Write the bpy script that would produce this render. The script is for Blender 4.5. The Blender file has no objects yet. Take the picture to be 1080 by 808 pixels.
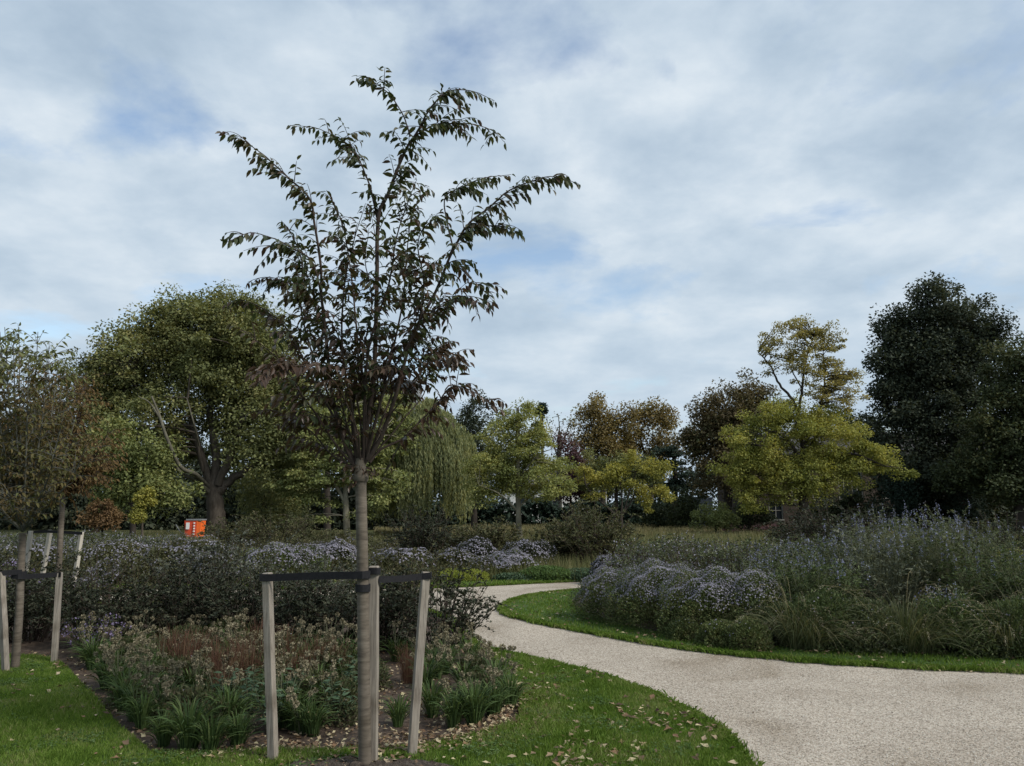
import bpy, math, random
import numpy as np
from mathutils import Vector
R=math.radians
rng=np.random.default_rng(7)
SC=bpy.context.scene; COL=SC.collection
F=810.0; CAMH=1.6; PITCH=math.atan((537-404)/F); SP,CP=math.sin(PITCH),math.cos(PITCH)

# ---------- picture coordinates -> the place ----------
def ray(px,py):
    u=(px-540)/F; v=(404-py)/F
    return np.array([u,CP-v*SP,SP+v*CP])
def P(px,py,D):
    r=ray(px,py); r=r*(D/r[1]); return np.array([r[0],D,CAMH+r[2]])
def G(px,py,z=0.0):
    r=ray(px,py); k=(z-CAMH)/r[2]; return np.array([r[0]*k,r[1]*k,z])
def GX(px,D,z=0.0):
    """ground point at distance D below picture column px (taken at the horizon)"""
    p=P(px,537,D); return np.array([p[0],D,z])
def PXS(D): return D/F

# ---------- mesh collecting ----------
class MB:
    def __init__(s): s.v=[];s.f=[];s.n=0
    def add(s,v,f,m=0):
        v=np.asarray(v,dtype=np.float32).reshape(-1,3); f=np.asarray(f,dtype=np.int32)
        if len(v)==0 or len(f)==0: return
        s.v.append(v); s.f.append((f+s.n,m)); s.n+=len(v)
    def build(s,name,mats,parent=None,smooth=False,loc=None):
        me=bpy.data.meshes.new(name)
        V=np.concatenate(s.v)
        if loc is not None: V=V-np.asarray(loc,dtype=np.float32)
        me.vertices.add(len(V)); me.vertices.foreach_set('co',V.ravel())
        loops=np.concatenate([f.ravel() for f,_ in s.f])
        tot=np.concatenate([np.full(len(f),f.shape[1],np.int32) for f,_ in s.f])
        mi=np.concatenate([np.full(len(f),m,np.int32) for f,m in s.f])
        st=np.concatenate([[0],np.cumsum(tot)[:-1]]).astype(np.int32)
        me.loops.add(len(loops)); me.loops.foreach_set('vertex_index',loops)
        me.polygons.add(len(tot)); me.polygons.foreach_set('loop_start',st)
        try: me.polygons.foreach_set('loop_total',tot)
        except Exception: pass
        if not isinstance(mats,(list,tuple)): mats=[mats]
        for m in mats: me.materials.append(m)
        me.polygons.foreach_set('material_index',mi)
        me.polygons.foreach_set('use_smooth',np.full(len(tot),bool(smooth)))
        me.update(calc_edges=True); me.validate()
        o=bpy.data.objects.new(name,me); COL.objects.link(o)
        if parent is not None: o.parent=parent
        elif loc is not None: o.location=loc
        return o
def nrm(a): return a/(np.linalg.norm(a,axis=-1,keepdims=True)+1e-9)
def tubes(pts,rad,sides=5,cap=True):
    """pts (n,s,3), rad (n,s)"""
    pts=np.asarray(pts,float); rad=np.asarray(rad,float)
    if pts.ndim==2: pts=pts[None]; rad=rad[None]
    n,s,_=pts.shape
    t=np.empty_like(pts); t[:,1:-1]=pts[:,2:]-pts[:,:-2]; t[:,0]=pts[:,1]-pts[:,0]; t[:,-1]=pts[:,-1]-pts[:,-2]
    t=nrm(t)
    ref=np.where(np.abs(nrm(pts[:,-1]-pts[:,0])[:,None,2:3])>0.8,np.array([[[1.,0.15,0]]]),np.array([[[0,0.1,1.]]]))
    u=nrm(np.cross(t,np.broadcast_to(ref,t.shape))); w=np.cross(t,u)
    a=np.arange(sides)*2*math.pi/sides
    V=pts[:,:,None,:]+rad[:,:,None,None]*(u[:,:,None,:]*np.cos(a)[:,None]+w[:,:,None,:]*np.sin(a)[:,None])
    idx=np.arange(n*s*sides).reshape(n,s,sides)
    A=idx[:,:-1];B=idx[:,1:]
    fc=np.stack([A,np.roll(A,-1,2),np.roll(B,-1,2),B],-1).reshape(-1,4)
    return V.reshape(-1,3),fc
def ribbons(pts,wid,side):
    n,s,_=pts.shape
    o=side[:,None,:]*wid[:,:,None]*0.5
    V=np.stack([pts-o,pts+o],2)
    idx=np.arange(n*s*2).reshape(n,s,2)
    fc=np.stack([idx[:,:-1,0],idx[:,:-1,1],idx[:,1:,1],idx[:,1:,0]],-1).reshape(-1,4)
    return V.reshape(-1,3),fc
def rhombi(c,d,n,L,W):
    """leaf cards: centre c, long axis d, normal n"""
    d=nrm(d); s=nrm(np.cross(d,n)); L=np.asarray(L)[...,None]; W=np.asarray(W)[...,None]
    V=np.stack([c-d*L*.5, c+s*W*.5-d*L*.05, c+d*L*.5, c-s*W*.5-d*L*.05],1)
    k=len(c); return V.reshape(-1,3),np.arange(k*4).reshape(k,4)
def bigleaves(base,d,n,L,W,fold=0.25,droop=0.18):
    """eight-point pointed leaf folded on its midrib and curved down"""
    d=nrm(d); s=nrm(np.cross(d,n)); up=np.cross(s,d); k=len(base)
    L=np.broadcast_to(L,k)[:,None]; W=np.broadcast_to(W,k)[:,None]
    def q(t,w): return base+d*L*t+s*W*w*.5+up*(abs(w)*W*fold*.5-L*droop*t*t)
    V=np.stack([q(0,0),q(.28,-.85),q(.62,-.82),q(1,0),q(.62,.82),q(.28,.85),q(.35,0),q(.68,0)],1)
    T=np.array([[0,6,1,1],[1,6,7,2],[2,7,3,3],[0,5,6,6],[5,4,7,6],[4,3,7,7]])
    tri=np.array([[0,6,1],[2,7,3],[0,5,6],[4,3,7]]); qd=np.array([[1,6,7,2],[5,4,7,6]])
    b=(np.arange(k)*8)[:,None,None]
    return V.reshape(-1,3),(tri[None]+b).reshape(-1,3),(qd[None]+b).reshape(-1,4)
def bez(p0,p1,p2,s):
    t=np.linspace(0,1,s)[None,:,None]
    return (1-t)**2*p0[:,None]+2*t*(1-t)*p1[:,None]+t*t*p2[:,None]
def rdir(n): return nrm(rng.normal(size=(n,3)))
def smoothline(pts,seg=6):
    p=np.asarray(pts,float)
    if len(p)<3:
        t=np.linspace(0,1,seg*2)[:,None]; return p[0]*(1-t)+p[-1]*t
    q=np.vstack([2*p[0]-p[1],p,2*p[-1]-p[-2]]); out=[]
    for i in range(1,len(q)-2):
        for k in range(seg):
            t=k/seg
            out.append(.5*((2*q[i])+(-q[i-1]+q[i+1])*t+(2*q[i-1]-5*q[i]+4*q[i+1]-q[i+2])*t*t+(-q[i-1]+3*q[i]-3*q[i+1]+q[i+2])*t**3))
    out.append(p[-1]); return np.array(out)
def resample(p,k):
    L=np.concatenate([[0],np.cumsum(np.linalg.norm(np.diff(p,axis=0),axis=1))]); t=np.linspace(0,L[-1],k)
    return np.stack([np.interp(t,L,p[:,i]) for i in range(3)],1)
def inpoly(x,y,poly):
    poly=np.asarray(poly); r=np.zeros(len(x),bool); j=len(poly)-1
    for i in range(len(poly)):
        xi,yi=poly[i][:2]; xj,yj=poly[j][:2]
        c=((yi>y)!=(yj>y))&(x<(xj-xi)*(y-yi)/(yj-yi+1e-12)+xi); r^=c; j=i
    return r
def scatter(poly,n,minD=0,dens=None):
    poly=np.asarray(poly); lo=poly.min(0);hi=poly.max(0); out=[]; got=0
    while got<n:
        x=rng.uniform(lo[0],hi[0],n*2); y=rng.uniform(lo[1],hi[1],n*2)
        k=inpoly(x,y,poly)
        if dens is not None: k&=rng.random(len(x))<dens(x,y)
        out.append(np.stack([x[k],y[k]],1)); got+=k.sum()
    return np.concatenate(out)[:n]
def inview(x,y,pad=.06):
    return (np.abs(x)<(.667+pad)*y+.3)

# ---------- objects ----------
def tag(o,label=None,cat=None,group=None,kind=None):
    if label: o['label']=label
    if cat: o['category']=cat
    if group: o['group']=group
    if kind: o['kind']=kind
    return o
def empty(name,loc,label,cat,group=None):
    o=bpy.data.objects.new(name,None); COL.objects.link(o); o.location=[float(a) for a in loc]; o.empty_display_size=.2
    return tag(o,label,cat,group)
def copy_tree(o,loc,rz=0,sc=1,label=None,group=None):
    c=o.copy(); COL.objects.link(c); c.location=[float(a) for a in loc]; c.rotation_euler=(0,0,rz); c.scale=(sc,sc,sc)
    if label: c['label']=label
    if group: c['group']=group
    for ch in o.children:
        d=ch.copy(); COL.objects.link(d); d.parent=c
        for g in ch.children:
            e=g.copy(); COL.objects.link(e); e.parent=d
    return c

# ---------- materials ----------
def newmat(name):
    m=bpy.data.materials.new(name); m.use_nodes=True; nt=m.node_tree; nt.nodes.clear()
    out=nt.nodes.new('ShaderNodeOutputMaterial'); return m,nt,out
def N(nt,t,**k):
    n=nt.nodes.new(t)
    for a,b in k.items(): setattr(n,a,b)
    return n
def ramp(nt,stops,interp='LINEAR'):
    r=N(nt,'ShaderNodeValToRGB'); r.color_ramp.interpolation=interp
    while len(r.color_ramp.elements)<len(stops): r.color_ramp.elements.new(.5)
    for e,(p,c) in zip(r.color_ramp.elements,stops): e.position=p; e.color=(c[0],c[1],c[2],1)
    return r
def leafmat(name,cols,trans=.3,scale=.6,rough=.65,tw=1.0,spec=.12,var=.5):
    """cols: hues of single leaves; a soft patchiness through the crown shifts between them"""
    m,nt,out=newmat(name); L=nt.links.new
    g=N(nt,'ShaderNodeNewGeometry'); tc=N(nt,'ShaderNodeTexCoord')
    nz=N(nt,'ShaderNodeTexNoise'); nz.inputs['Scale'].default_value=scale; nz.inputs['Detail'].default_value=3
    L(tc.outputs['Object'],nz.inputs['Vector'])
    mr=N(nt,'ShaderNodeMapRange'); mr.inputs['From Min'].default_value=.3; mr.inputs['From Max'].default_value=.7; L(nz.outputs['Fac'],mr.inputs['Value'])
    mx=N(nt,'ShaderNodeMix'); mx.data_type='FLOAT'; mx.inputs[0].default_value=var
    L(mr.outputs[0],mx.inputs[2]); L(g.outputs['Random Per Island'],mx.inputs[3])
    k=len(cols); r=ramp(nt,[(.12+.76*i/(k-1),c) for i,c in enumerate(cols)]); L(mx.outputs[0],r.inputs[0])
    b=N(nt,'ShaderNodeBsdfPrincipled'); b.inputs['Roughness'].default_value=rough; b.inputs['Specular IOR Level'].default_value=spec
    L(r.outputs[0],b.inputs['Base Color'])
    if trans>0:
        t=N(nt,'ShaderNodeBsdfTranslucent'); 
        mc=N(nt,'ShaderNodeMix'); mc.data_type='RGBA'; mc.blend_type='MULTIPLY'; mc.inputs[0].default_value=1
        L(r.outputs[0],mc.inputs[6]); mc.inputs[7].default_value=(1.25*tw,1.15*tw,.6*tw,1); L(mc.outputs[2],t.inputs['Color'])
        ms=N(nt,'ShaderNodeMixShader'); ms.inputs[0].default_value=trans; L(b.outputs[0],ms.inputs[1]); L(t.outputs[0],ms.inputs[2]); L(ms.outputs[0],out.inputs[0])
    else: L(b.outputs[0],out.inputs[0])
    return m
def noisemat(name,stops,scale=5,detail=6,stretch=(1,1,1),rough=.85,bump=.3,bdist=.01,bscale=None,spec=.2,distort=0,second=None):
    m,nt,out=newmat(name); L=nt.links.new
    tc=N(nt,'ShaderNodeTexCoord'); mp=N(nt,'ShaderNodeMapping'); mp.inputs['Scale'].default_value=stretch; L(tc.outputs['Object'],mp.inputs['Vector'])
    nz=N(nt,'ShaderNodeTexNoise'); nz.inputs['Scale'].default_value=scale; nz.inputs['Detail'].default_value=detail; nz.inputs['Distortion'].default_value=distort; nz.inputs['Roughness'].default_value=.65
    L(mp.outputs[0],nz.inputs['Vector'])
    r=ramp(nt,stops); L(nz.outputs['Fac'],r.inputs[0]); col=r.outputs[0]
    if second:
        s2,st2,blend=second
        n2=N(nt,'ShaderNodeTexNoise'); n2.inputs['Scale'].default_value=s2; n2.inputs['Detail'].default_value=4; L(tc.outputs['Object'],n2.inputs['Vector'])
        r2=ramp(nt,st2); L(n2.outputs['Fac'],r2.inputs[0])
        mc=N(nt,'ShaderNodeMix'); mc.data_type='RGBA'; mc.blend_type=blend; mc.inputs[0].default_value=1; L(col,mc.inputs[6]); L(r2.outputs[0],mc.inputs[7]); col=mc.outputs[2]
    b=N(nt,'ShaderNodeBsdfPrincipled'); b.inputs['Roughness'].default_value=rough; b.inputs['Specular IOR Level'].default_value=spec
    L(col,b.inputs['Base Color'])
    bp=N(nt,'ShaderNodeBump'); bp.inputs['Strength'].default_value=bump; bp.inputs['Distance'].default_value=bdist
    if bscale:
        n3=N(nt,'ShaderNodeTexNoise'); n3.inputs['Scale'].default_value=bscale; n3.inputs['Detail'].default_value=5; L(mp.outputs[0],n3.inputs['Vector']); L(n3.outputs['Fac'],bp.inputs['Height'])
    else: L(nz.outputs['Fac'],bp.inputs['Height'])
    L(bp.outputs[0],b.inputs['Normal']); L(b.outputs[0],out.inputs[0])
    return m
M={}
M['bark']=noisemat('bark',[(.3,(.045,.036,.028)),(.7,(.12,.1,.08))],scale=6,stretch=(1,1,.3),bump=.8,bdist=.03)
M['bark_dark']=noisemat('bark_dark',[(.3,(.02,.017,.014)),(.7,(.055,.045,.037))],scale=6,stretch=(1,1,.3),bump=.6,bdist=.03)
M['bark_pale']=noisemat('bark_pale',[(.3,(.10,.09,.065)),(.7,(.26,.24,.18))],scale=3,stretch=(1,1,.5),bump=.3,bdist=.02)
M['bark_sap']=noisemat('bark_sap',[(.30,(.065,.054,.042)),(.46,(.115,.097,.077)),(.72,(.175,.15,.12))],scale=7,stretch=(1.3,1.3,7),bump=.5,bdist=.004,second=(5,[(.35,(.72,.70,.66)),(.6,(1,1,1))],'MULTIPLY'))
M['twig']=noisemat('twig',[(.3,(.035,.025,.02)),(.7,(.07,.052,.042))],scale=20,bump=.2)
M['twig_grey']=noisemat('twig_grey',[(.3,(.06,.062,.05)),(.7,(.13,.13,.11))],scale=20,bump=.2)
M['wood']=noisemat('wood',[(.25,(.12,.105,.088)),(.5,(.26,.23,.195)),(.8,(.37,.335,.285))],scale=6,stretch=(11,11,.5),bump=.6,bdist=.004,distort=1.2,second=(4,[(.32,(.55,.52,.48)),(.45,(.85,.84,.82)),(.6,(1,1,1))],'MULTIPLY'))
M['wood_pale']=noisemat('wood_pale',[(.25,(.30,.27,.22)),(.55,(.42,.39,.33)),(.8,(.50,.47,.41))],scale=7,stretch=(9,9,.55),bump=.3,bdist=.003)
M['rubber']=noisemat('rubber',[(.3,(.008,.008,.010)),(.7,(.018,.018,.02))],scale=60,bump=.3,bdist=.001,rough=.7)
M['soil']=noisemat('soil',[(.3,(.035,.026,.019)),(.55,(.08,.06,.045)),(.75,(.15,.115,.085))],scale=14,bump=.9,bdist=.02,detail=10,second=(2.2,[(.35,(.7,.7,.7)),(.65,(1.05,1,1))],'MULTIPLY'))
M['pit']=noisemat('pit_soil',[(.3,(.035,.028,.022)),(.5,(.075,.06,.048)),(.75,(.15,.122,.098))],scale=38,bump=1,bdist=.03,detail=12)
M['lawn']=noisemat('lawn_base',[(.3,(.03,.055,.012)),(.6,(.055,.10,.022)),(.8,(.09,.13,.035))],scale=30,bump=.6,bdist=.02,second=(1.3,[(.3,(.75,.8,.7)),(.7,(1.1,1.05,1))],'MULTIPLY'))
M['meadow']=noisemat('meadow_ground',[(.3,(.045,.05,.02)),(.5,(.075,.08,.03)),(.7,(.11,.095,.045))],scale=.25,bump=.5,bdist=.05,bscale=8,second=(3,[(.3,(.75,.75,.7)),(.7,(1.1,1.1,1))],'MULTIPLY'))
# gravel of the path: pale stones of many tints
def gravel():
    m,nt,out=newmat('gravel'); L=nt.links.new
    tc=N(nt,'ShaderNodeTexCoord')
    v=N(nt,'ShaderNodeTexVoronoi'); v.inputs['Scale'].default_value=115; L(tc.outputs['Object'],v.inputs['Vector'])
    sep=N(nt,'ShaderNodeSeparateColor'); L(v.outputs['Color'],sep.inputs[0])
    r=ramp(nt,[(0,(.11,.09,.068)),(.2,(.26,.222,.178)),(.5,(.385,.34,.285)),(.85,(.46,.41,.35)),(1,(.56,.51,.44))]); L(sep.outputs[0],r.inputs[0])
    n=N(nt,'ShaderNodeTexNoise'); n.inputs['Scale'].default_value=.75; n.inputs['Detail'].default_value=8; n.inputs['Distortion'].default_value=.8; L(tc.outputs['Object'],n.inputs['Vector'])
    r2=ramp(nt,[(.32,(.72,.68,.62)),(.44,(.93,.91,.88)),(.55,(1.04,1.03,1.01)),(.72,(1.16,1.14,1.11))]); L(n.outputs['Fac'],r2.inputs[0])
    mc=N(nt,'ShaderNodeMix'); mc.data_type='RGBA'; mc.blend_type='MULTIPLY'; mc.inputs[0].default_value=1; L(r.outputs[0],mc.inputs[6]); L(r2.outputs[0],mc.inputs[7])
    n4=N(nt,'ShaderNodeTexNoise'); n4.inputs['Scale'].default_value=26; n4.inputs['Detail'].default_value=4; L(tc.outputs['Object'],n4.inputs['Vector'])
    r4=ramp(nt,[(.34,(.72,.69,.65)),(.46,(1,1,1))]); L(n4.outputs['Fac'],r4.inputs[0])
    mc2=N(nt,'ShaderNodeMix'); mc2.data_type='RGBA'; mc2.blend_type='MULTIPLY'; mc2.inputs[0].default_value=.8; L(mc.outputs[2],mc2.inputs[6]); L(r4.outputs[0],mc2.inputs[7])
    b=N(nt,'ShaderNodeBsdfPrincipled'); b.inputs['Roughness'].default_value=.9; b.inputs['Specular IOR Level'].default_value=.15; L(mc2.outputs[2],b.inputs['Base Color'])
    bp=N(nt,'ShaderNodeBump'); bp.inputs['Strength'].default_value=.7; bp.inputs['Distance'].default_value=.006; bp.invert=True
    L(v.outputs['Distance'],bp.inputs['Height']); L(bp.outputs[0],b.inputs['Normal']); L(b.outputs[0],out.inputs[0]); return m
M['gravel']=gravel()
M['stone']=leafmat('pebble',[(.20,.17,.14),(.42,.37,.31),(.50,.455,.39),(.62,.58,.51)],trans=0,var=.95,rough=.8)
M['grass']=leafmat('grass_blades',[(.06,.11,.016),(.105,.18,.028),(.155,.235,.045),(.26,.26,.12)],trans=.3,scale=2.2,var=.55)
M['litter']=leafmat('fallen_leaves',[(.07,.045,.03),(.20,.14,.09),(.38,.31,.21),(.46,.40,.24),(.20,.12,.07),(.12,.08,.05)],trans=.1,scale=1,var=.95)
M['sap_leaf']=leafmat('sapling_leaves_green',[(.022,.032,.013),(.040,.056,.021),(.064,.076,.03),(.080,.062,.03)],trans=.35,scale=1.6,var=.6,rough=.42,spec=.45)
M['sap_leaf_red']=leafmat('sapling_leaves_bronze',[(.034,.022,.015),(.055,.031,.020),(.072,.044,.027),(.052,.048,.025)],trans=.3,scale=1.6,var=.6,rough=.42,spec=.45)

# ---------- light, sky and camera ----------
SUN_EL,SUN_AZ=R(42),R(118)      # azimuth measured from +Y (view direction), negative = left
w=bpy.data.worlds.new("World"); SC.world=w; w.use_nodes=True; nt=w.node_tree; nt.nodes.clear(); L=nt.links.new
wo=N(nt,'ShaderNodeOutputWorld'); bg=N(nt,'ShaderNodeBackground'); bg.inputs['Strength'].default_value=.105; L(bg.outputs[0],wo.inputs[0])
sky=N(nt,'ShaderNodeTexSky'); sky.sky_type='NISHITA'; sky.sun_disc=False; sky.sun_elevation=SUN_EL; sky.sun_rotation=SUN_AZ; sky.air_density=1.2; sky.dust_density=1.5
tc=N(nt,'ShaderNodeTexCoord'); sx=N(nt,'ShaderNodeSeparateXYZ'); L(tc.outputs['Generated'],sx.inputs[0])
def mth(op,a,b=None,c=None):
    n=N(nt,'ShaderNodeMath',operation=op)
    for i,x in enumerate((a,b,c)):
        if x is None: continue
        if isinstance(x,(int,float)): n.inputs[i].default_value=x
        else: L(x,n.inputs[i])
    return n.outputs[0]
zc=mth('ADD',mth('MAXIMUM',sx.outputs[2],0.0),.22)
cx=N(nt,'ShaderNodeCombineXYZ'); L(mth('MULTIPLY',mth('DIVIDE',sx.outputs[0],zc),-1.0),cx.inputs[0]); L(mth('DIVIDE',sx.outputs[1],zc),cx.inputs[1])
cx.inputs[2].default_value=3.3
def noise(scale,det,off=(0,0,0),rough=.55,dist=0.0):
    mp=N(nt,'ShaderNodeMapping'); mp.inputs['Location'].default_value=off; L(cx.outputs[0],mp.inputs[0])
    n=N(nt,'ShaderNodeTexNoise'); n.inputs['Scale'].default_value=scale; n.inputs['Detail'].default_value=det; n.inputs['Roughness'].default_value=rough; n.inputs['Distortion'].default_value=dist
    L(mp.outputs[0],n.inputs['Vector']); return n.outputs['Fac']
def rr(src,stops):
    r=ramp(nt,stops); L(src,r.inputs[0]); return r.outputs[0]
n_big=noise(1.0,5,(2.1,4.7,0),.5,.3); n_mid=noise(3.6,9,(7.3,1.1,0),.56,.1); n_gap=noise(2.1,7,(9.3,3.1,0),.55,.2)
cl=mth('ADD',mth('MULTIPLY',n_big,.42),mth('MULTIPLY',n_mid,.62))
ccol=rr(cl,[(.36,(2.9,3.7,4.6)),(.45,(3.5,4.3,5.15)),(.53,(4.2,4.95,5.7)),(.62,(5.2,5.8,6.35)),(.70,(6.1,6.5,6.8))])
# thinner, bluer veil towards the horizon
hz=N(nt,'ShaderNodeMapRange'); hz.inputs['From Min'].default_value=.0; hz.inputs['From Max'].default_value=.42; hz.inputs['To Min'].default_value=.75; hz.inputs['To Max'].default_value=0; L(sx.outputs[2],hz.inputs['Value'])
mh=N(nt,'ShaderNodeMix'); mh.data_type='RGBA'; L(hz.outputs[0],mh.inputs[0]); L(ccol,mh.inputs[6]); mh.inputs[7].default_value=(3.75,4.65,5.5,1)
gap=rr(n_gap,[(.55,(1,1,1)),(.68,(.12,.12,.12))])
skb=N(nt,'ShaderNodeMix'); skb.data_type='RGBA'; skb.blend_type='MULTIPLY'; skb.inputs[0].default_value=1; L(sky.outputs[0],skb.inputs[6]); skb.inputs[7].default_value=(1.3,1.3,1.3,1)
ms=N(nt,'ShaderNodeMix'); ms.data_type='RGBA'; L(gap,ms.inputs[0]); L(skb.outputs[2],ms.inputs[6]); L(mh.outputs[2],ms.inputs[7])
L(ms.outputs[2],bg.inputs[0])
sl=bpy.data.lights.new('sun','SUN'); sl.energy=2.7; sl.angle=R(14); sl.color=(1,.95,.87)
so=bpy.data.objects.new('sun',sl); COL.objects.link(so)
sd=Vector((math.sin(SUN_AZ)*math.cos(SUN_EL),math.cos(SUN_AZ)*math.cos(SUN_EL),math.sin(SUN_EL)))
so.rotation_euler=sd.to_track_quat('Z','Y').to_euler(); so.location=(0,0,30)
cam=bpy.data.cameras.new('camera'); co=bpy.data.objects.new('camera',cam); COL.objects.link(co); SC.camera=co
cam.sensor_width=36; cam.lens=36*F/1080; cam.clip_end=2000; co.location=(0,0,CAMH); co.rotation_euler=(R(90)+PITCH,0,0)
SC.view_settings.view_transform='Standard'; SC.view_settings.look='None'; SC.view_settings.exposure=.4; SC.view_settings.gamma=1
SC.cycles.max_bounces=5; SC.cycles.diffuse_bounces=4; SC.cycles.transmission_bounces=3; SC.cycles.transparent_max_bounces=4

# ---------- ground ----------
def sheet(name,poly,z,mat,thick=0,kind='structure',bumpy=0):
    import bmesh
    bm=bmesh.new(); vs=[bm.verts.new((p[0],p[1],z)) for p in poly]; f=bm.faces.new(vs)
    if f.normal.z<0: f.normal_flip()
    bm.normal_update()
    if f.normal.z<0: f.normal_flip()
    if thick:
        b=[bm.verts.new((p[0],p[1],z-thick)) for p in poly]
        n=len(poly)
        for i in range(n): bm.faces.new((vs[i],vs[(i+1)%n],b[(i+1)%n],b[i]))
    bmesh.ops.triangulate(bm,faces=[f])
    me=bpy.data.meshes.new(name); bm.to_mesh(me); bm.free(); me.materials.append(mat)
    o=bpy.data.objects.new(name,me); COL.objects.link(o); o['kind']=kind; return o
def curve_xy(pts,seg=5):
    q=smoothline([(p[0],p[1],0) for p in pts],seg); return q[:,:2]
def wob(c,a=.012):
    n=len(c); return c+np.stack([np.convolve(rng.normal(0,1,n),[.3,.4,.3],'same'),np.convolve(rng.normal(0,1,n),[.3,.4,.3],'same')],1)*a
sheet('ground',[(-700,-60),(700,-60),(700,1200),(-700,1200)],-.02,M['meadow'])
# gravel path: comes from the front right, forks round the island
near_left=[(1.9,-.5),(1.62,1.5),(1.5,3.6)]+[tuple(G(*p)[:2]) for p in [(785,808),(752,772),(705,744),(650,722),(600,707),(545,694),(505,684)]]
bedside=[tuple(G(*p)[:2]) for p in [(488,670),(470,652),(420,641),(300,637),(100,637),(-150,640)]]
farside=[tuple(G(*p)[:2]) for p in [(-150,623),(100,622),(300,622),(440,621),(500,619),(560,616),(625,613),(700,610),(800,606)]]
isl_up=[tuple(G(*p)[:2]) for p in [(800,611),(700,617),(640,621),(605,624),(575,627),(548,632)]]
isl_low=[tuple(G(*p)[:2]) for p in [(532,640),(534,648),(560,656),(620,668),(700,682),(800,694),(900,702),(1080,711),(1350,722)]]
nl=wob(curve_xy(near_left+bedside,14),.016); fs=curve_xy(farside); iu=curve_xy(isl_up+isl_low,12)
iu=wob(iu,.018)
path_poly=np.vstack([nl,fs,iu,[(9,-.5)]])
sheet('path',path_poly,0,M['gravel'])
# planting bed under the young tree, lawns a sod's thickness above the path
bed_l=[tuple(G(*p)[:2]) for p in [(-260,690),(0,694),(52,697),(78,716),(103,744),(135,776),(158,797)]]
bed_b=[tuple(G(*p)[:2]) for p in [(215,800),(290,798),(380,797),(468,786),(520,774),(549,757),(540,728),(515,700),(498,686)]]
bedpoly=np.vstack([wob(curve_xy(bed_l)),wob(curve_xy(bed_b)),curve_xy([bedside[0],*bedside[1:]])])
sheet('planting_bed',bedpoly,.012,M['soil'])
lawn_front=np.vstack([curve_xy([(1.5,3.6)]+near_left[3:]),wob(curve_xy(bed_b[::-1])),wob(curve_xy(bed_l[::-1])),[(-6.5,6.8),(-6.5,-.5),(1.9,-.5),(1.62,1.5)]])
sheet('lawn',lawn_front,.03,M['lawn'],.045)
# island bed and its lawn margin
isl_in=[tuple(G(*p)[:2]) for p in [(800,618),(700,619),(640,624),(608,632),(606,640),(628,652),(680,666),(760,680),(860,687),(1000,690),(1350,697)]]
isl_all=np.vstack([iu,[(16,9.6),(16,17.5)]])
sheet('island_lawn',isl_all,.03,M['lawn'],.045)
islbed=np.vstack([curve_xy(isl_in),[(15.8,11),(15.8,17)]])
sheet('island_bed',islbed,.036,M['soil'])
far_lawn=np.vstack([fs[::-1],curve_xy([tuple(G(*p)[:2]) for p in [(-150,619),(100,618),(300,617),(470,614),(520,612),(580,609),(640,607),(800,603)]])])
sheet('far_lawn',far_lawn,.03,M['lawn'],.045)
# soil of the planting pit, slightly heaped
def pit(name,c,rx,ry,h,sub=26):
    mb=MB(); a=np.linspace(0,2*math.pi,48,endpoint=False); rr_=np.linspace(0,1,sub)
    A,Q=np.meshgrid(a,rr_); edge=1+.10*np.sin(3*A+1)+.06*np.sin(7*A)
    z=.026+h*(1-Q**1.5)+(rng.normal(0,.008,Q.shape)+.008*np.sin(A*9+Q*14))*(Q<.97); z[-1]=.016
    V=np.stack([c[0]+rx*Q*edge*np.cos(A),c[1]+ry*Q*edge*np.sin(A),z],-1).reshape(-1,3)
    i=np.arange(sub*48).reshape(sub,48)
    f=np.stack([i[:-1],np.roll(i[:-1],-1,1),np.roll(i[1:],-1,1),i[1:]],-1).reshape(-1,4); mb.add(V,f)
    o=mb.build(name,M['pit'],smooth=True); o['kind']='structure'; return o
pit('tree_pit_soil',(-.9,4.88),.66,.38,.05)

# grass blades
def blades(name,poly,n,h0,h1,wd,z,avoid=None,dens=None,mat='grass',edge=None):
    p=scatter(poly,n,dens=dens); k=inview(p[:,0],p[:,1])
    if avoid is not None:
        for a in avoid: k&=~inpoly(p[:,0],p[:,1],a)
    p=p[k]; n=len(p)
    hmod=.7+.6*(np.sin(p[:,0]*3.1+1.3*np.sin(p[:,1]*2.3))*.5+.5)
    h=rng.uniform(h0,h1,n)*hmod; a=rng.uniform(0,2*math.pi,n); ln=rng.uniform(.1,.75,n)*h
    b=np.stack([p[:,0],p[:,1],np.full(n,z)],1); d=np.stack([np.cos(a),np.sin(a)],1)
    mid=b.copy(); mid[:,:2]+=d*(ln*.35)[:,None]; mid[:,2]+=h*.6
    tip=b.copy(); tip[:,:2]+=d*ln[:,None]; tip[:,2]+=h
    th=rng.uniform(0,math.pi,n); s=np.stack([np.cos(th),np.sin(th),0*th],1)*wd*rng.uniform(.7,1.3,n)[:,None]*.5
    V=np.stack([b-s,b+s,mid+s*.8,tip,mid-s*.8],1).reshape(-1,3)
    mb=MB(); mb.add(V,np.arange(n*5).reshape(n,5)); o=mb.build(name,M[mat]); o['kind']='stuff'; return o
pitpoly=[(-.9+.63*math.cos(t),4.88+.36*math.sin(t)) for t in np.linspace(0,6.28,20)]
dn=lambda x,y: np.clip(5.2/np.maximum(y,1),.2,1)*(y>3.6)*inview(x,y)
blades('grass',lawn_front,230000,.018,.045,.0045,.028,avoid=[pitpoly],dens=dn)
blades('island_grass',isl_all,90000,.02,.045,.008,.028,avoid=[islbed],dens=lambda x,y:inview(x,y)*1.0)
blades('far_lawn_grass',far_lawn,14000,.03,.05,.015,.028,dens=lambda x,y:inview(x,y)*1.0)

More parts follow.
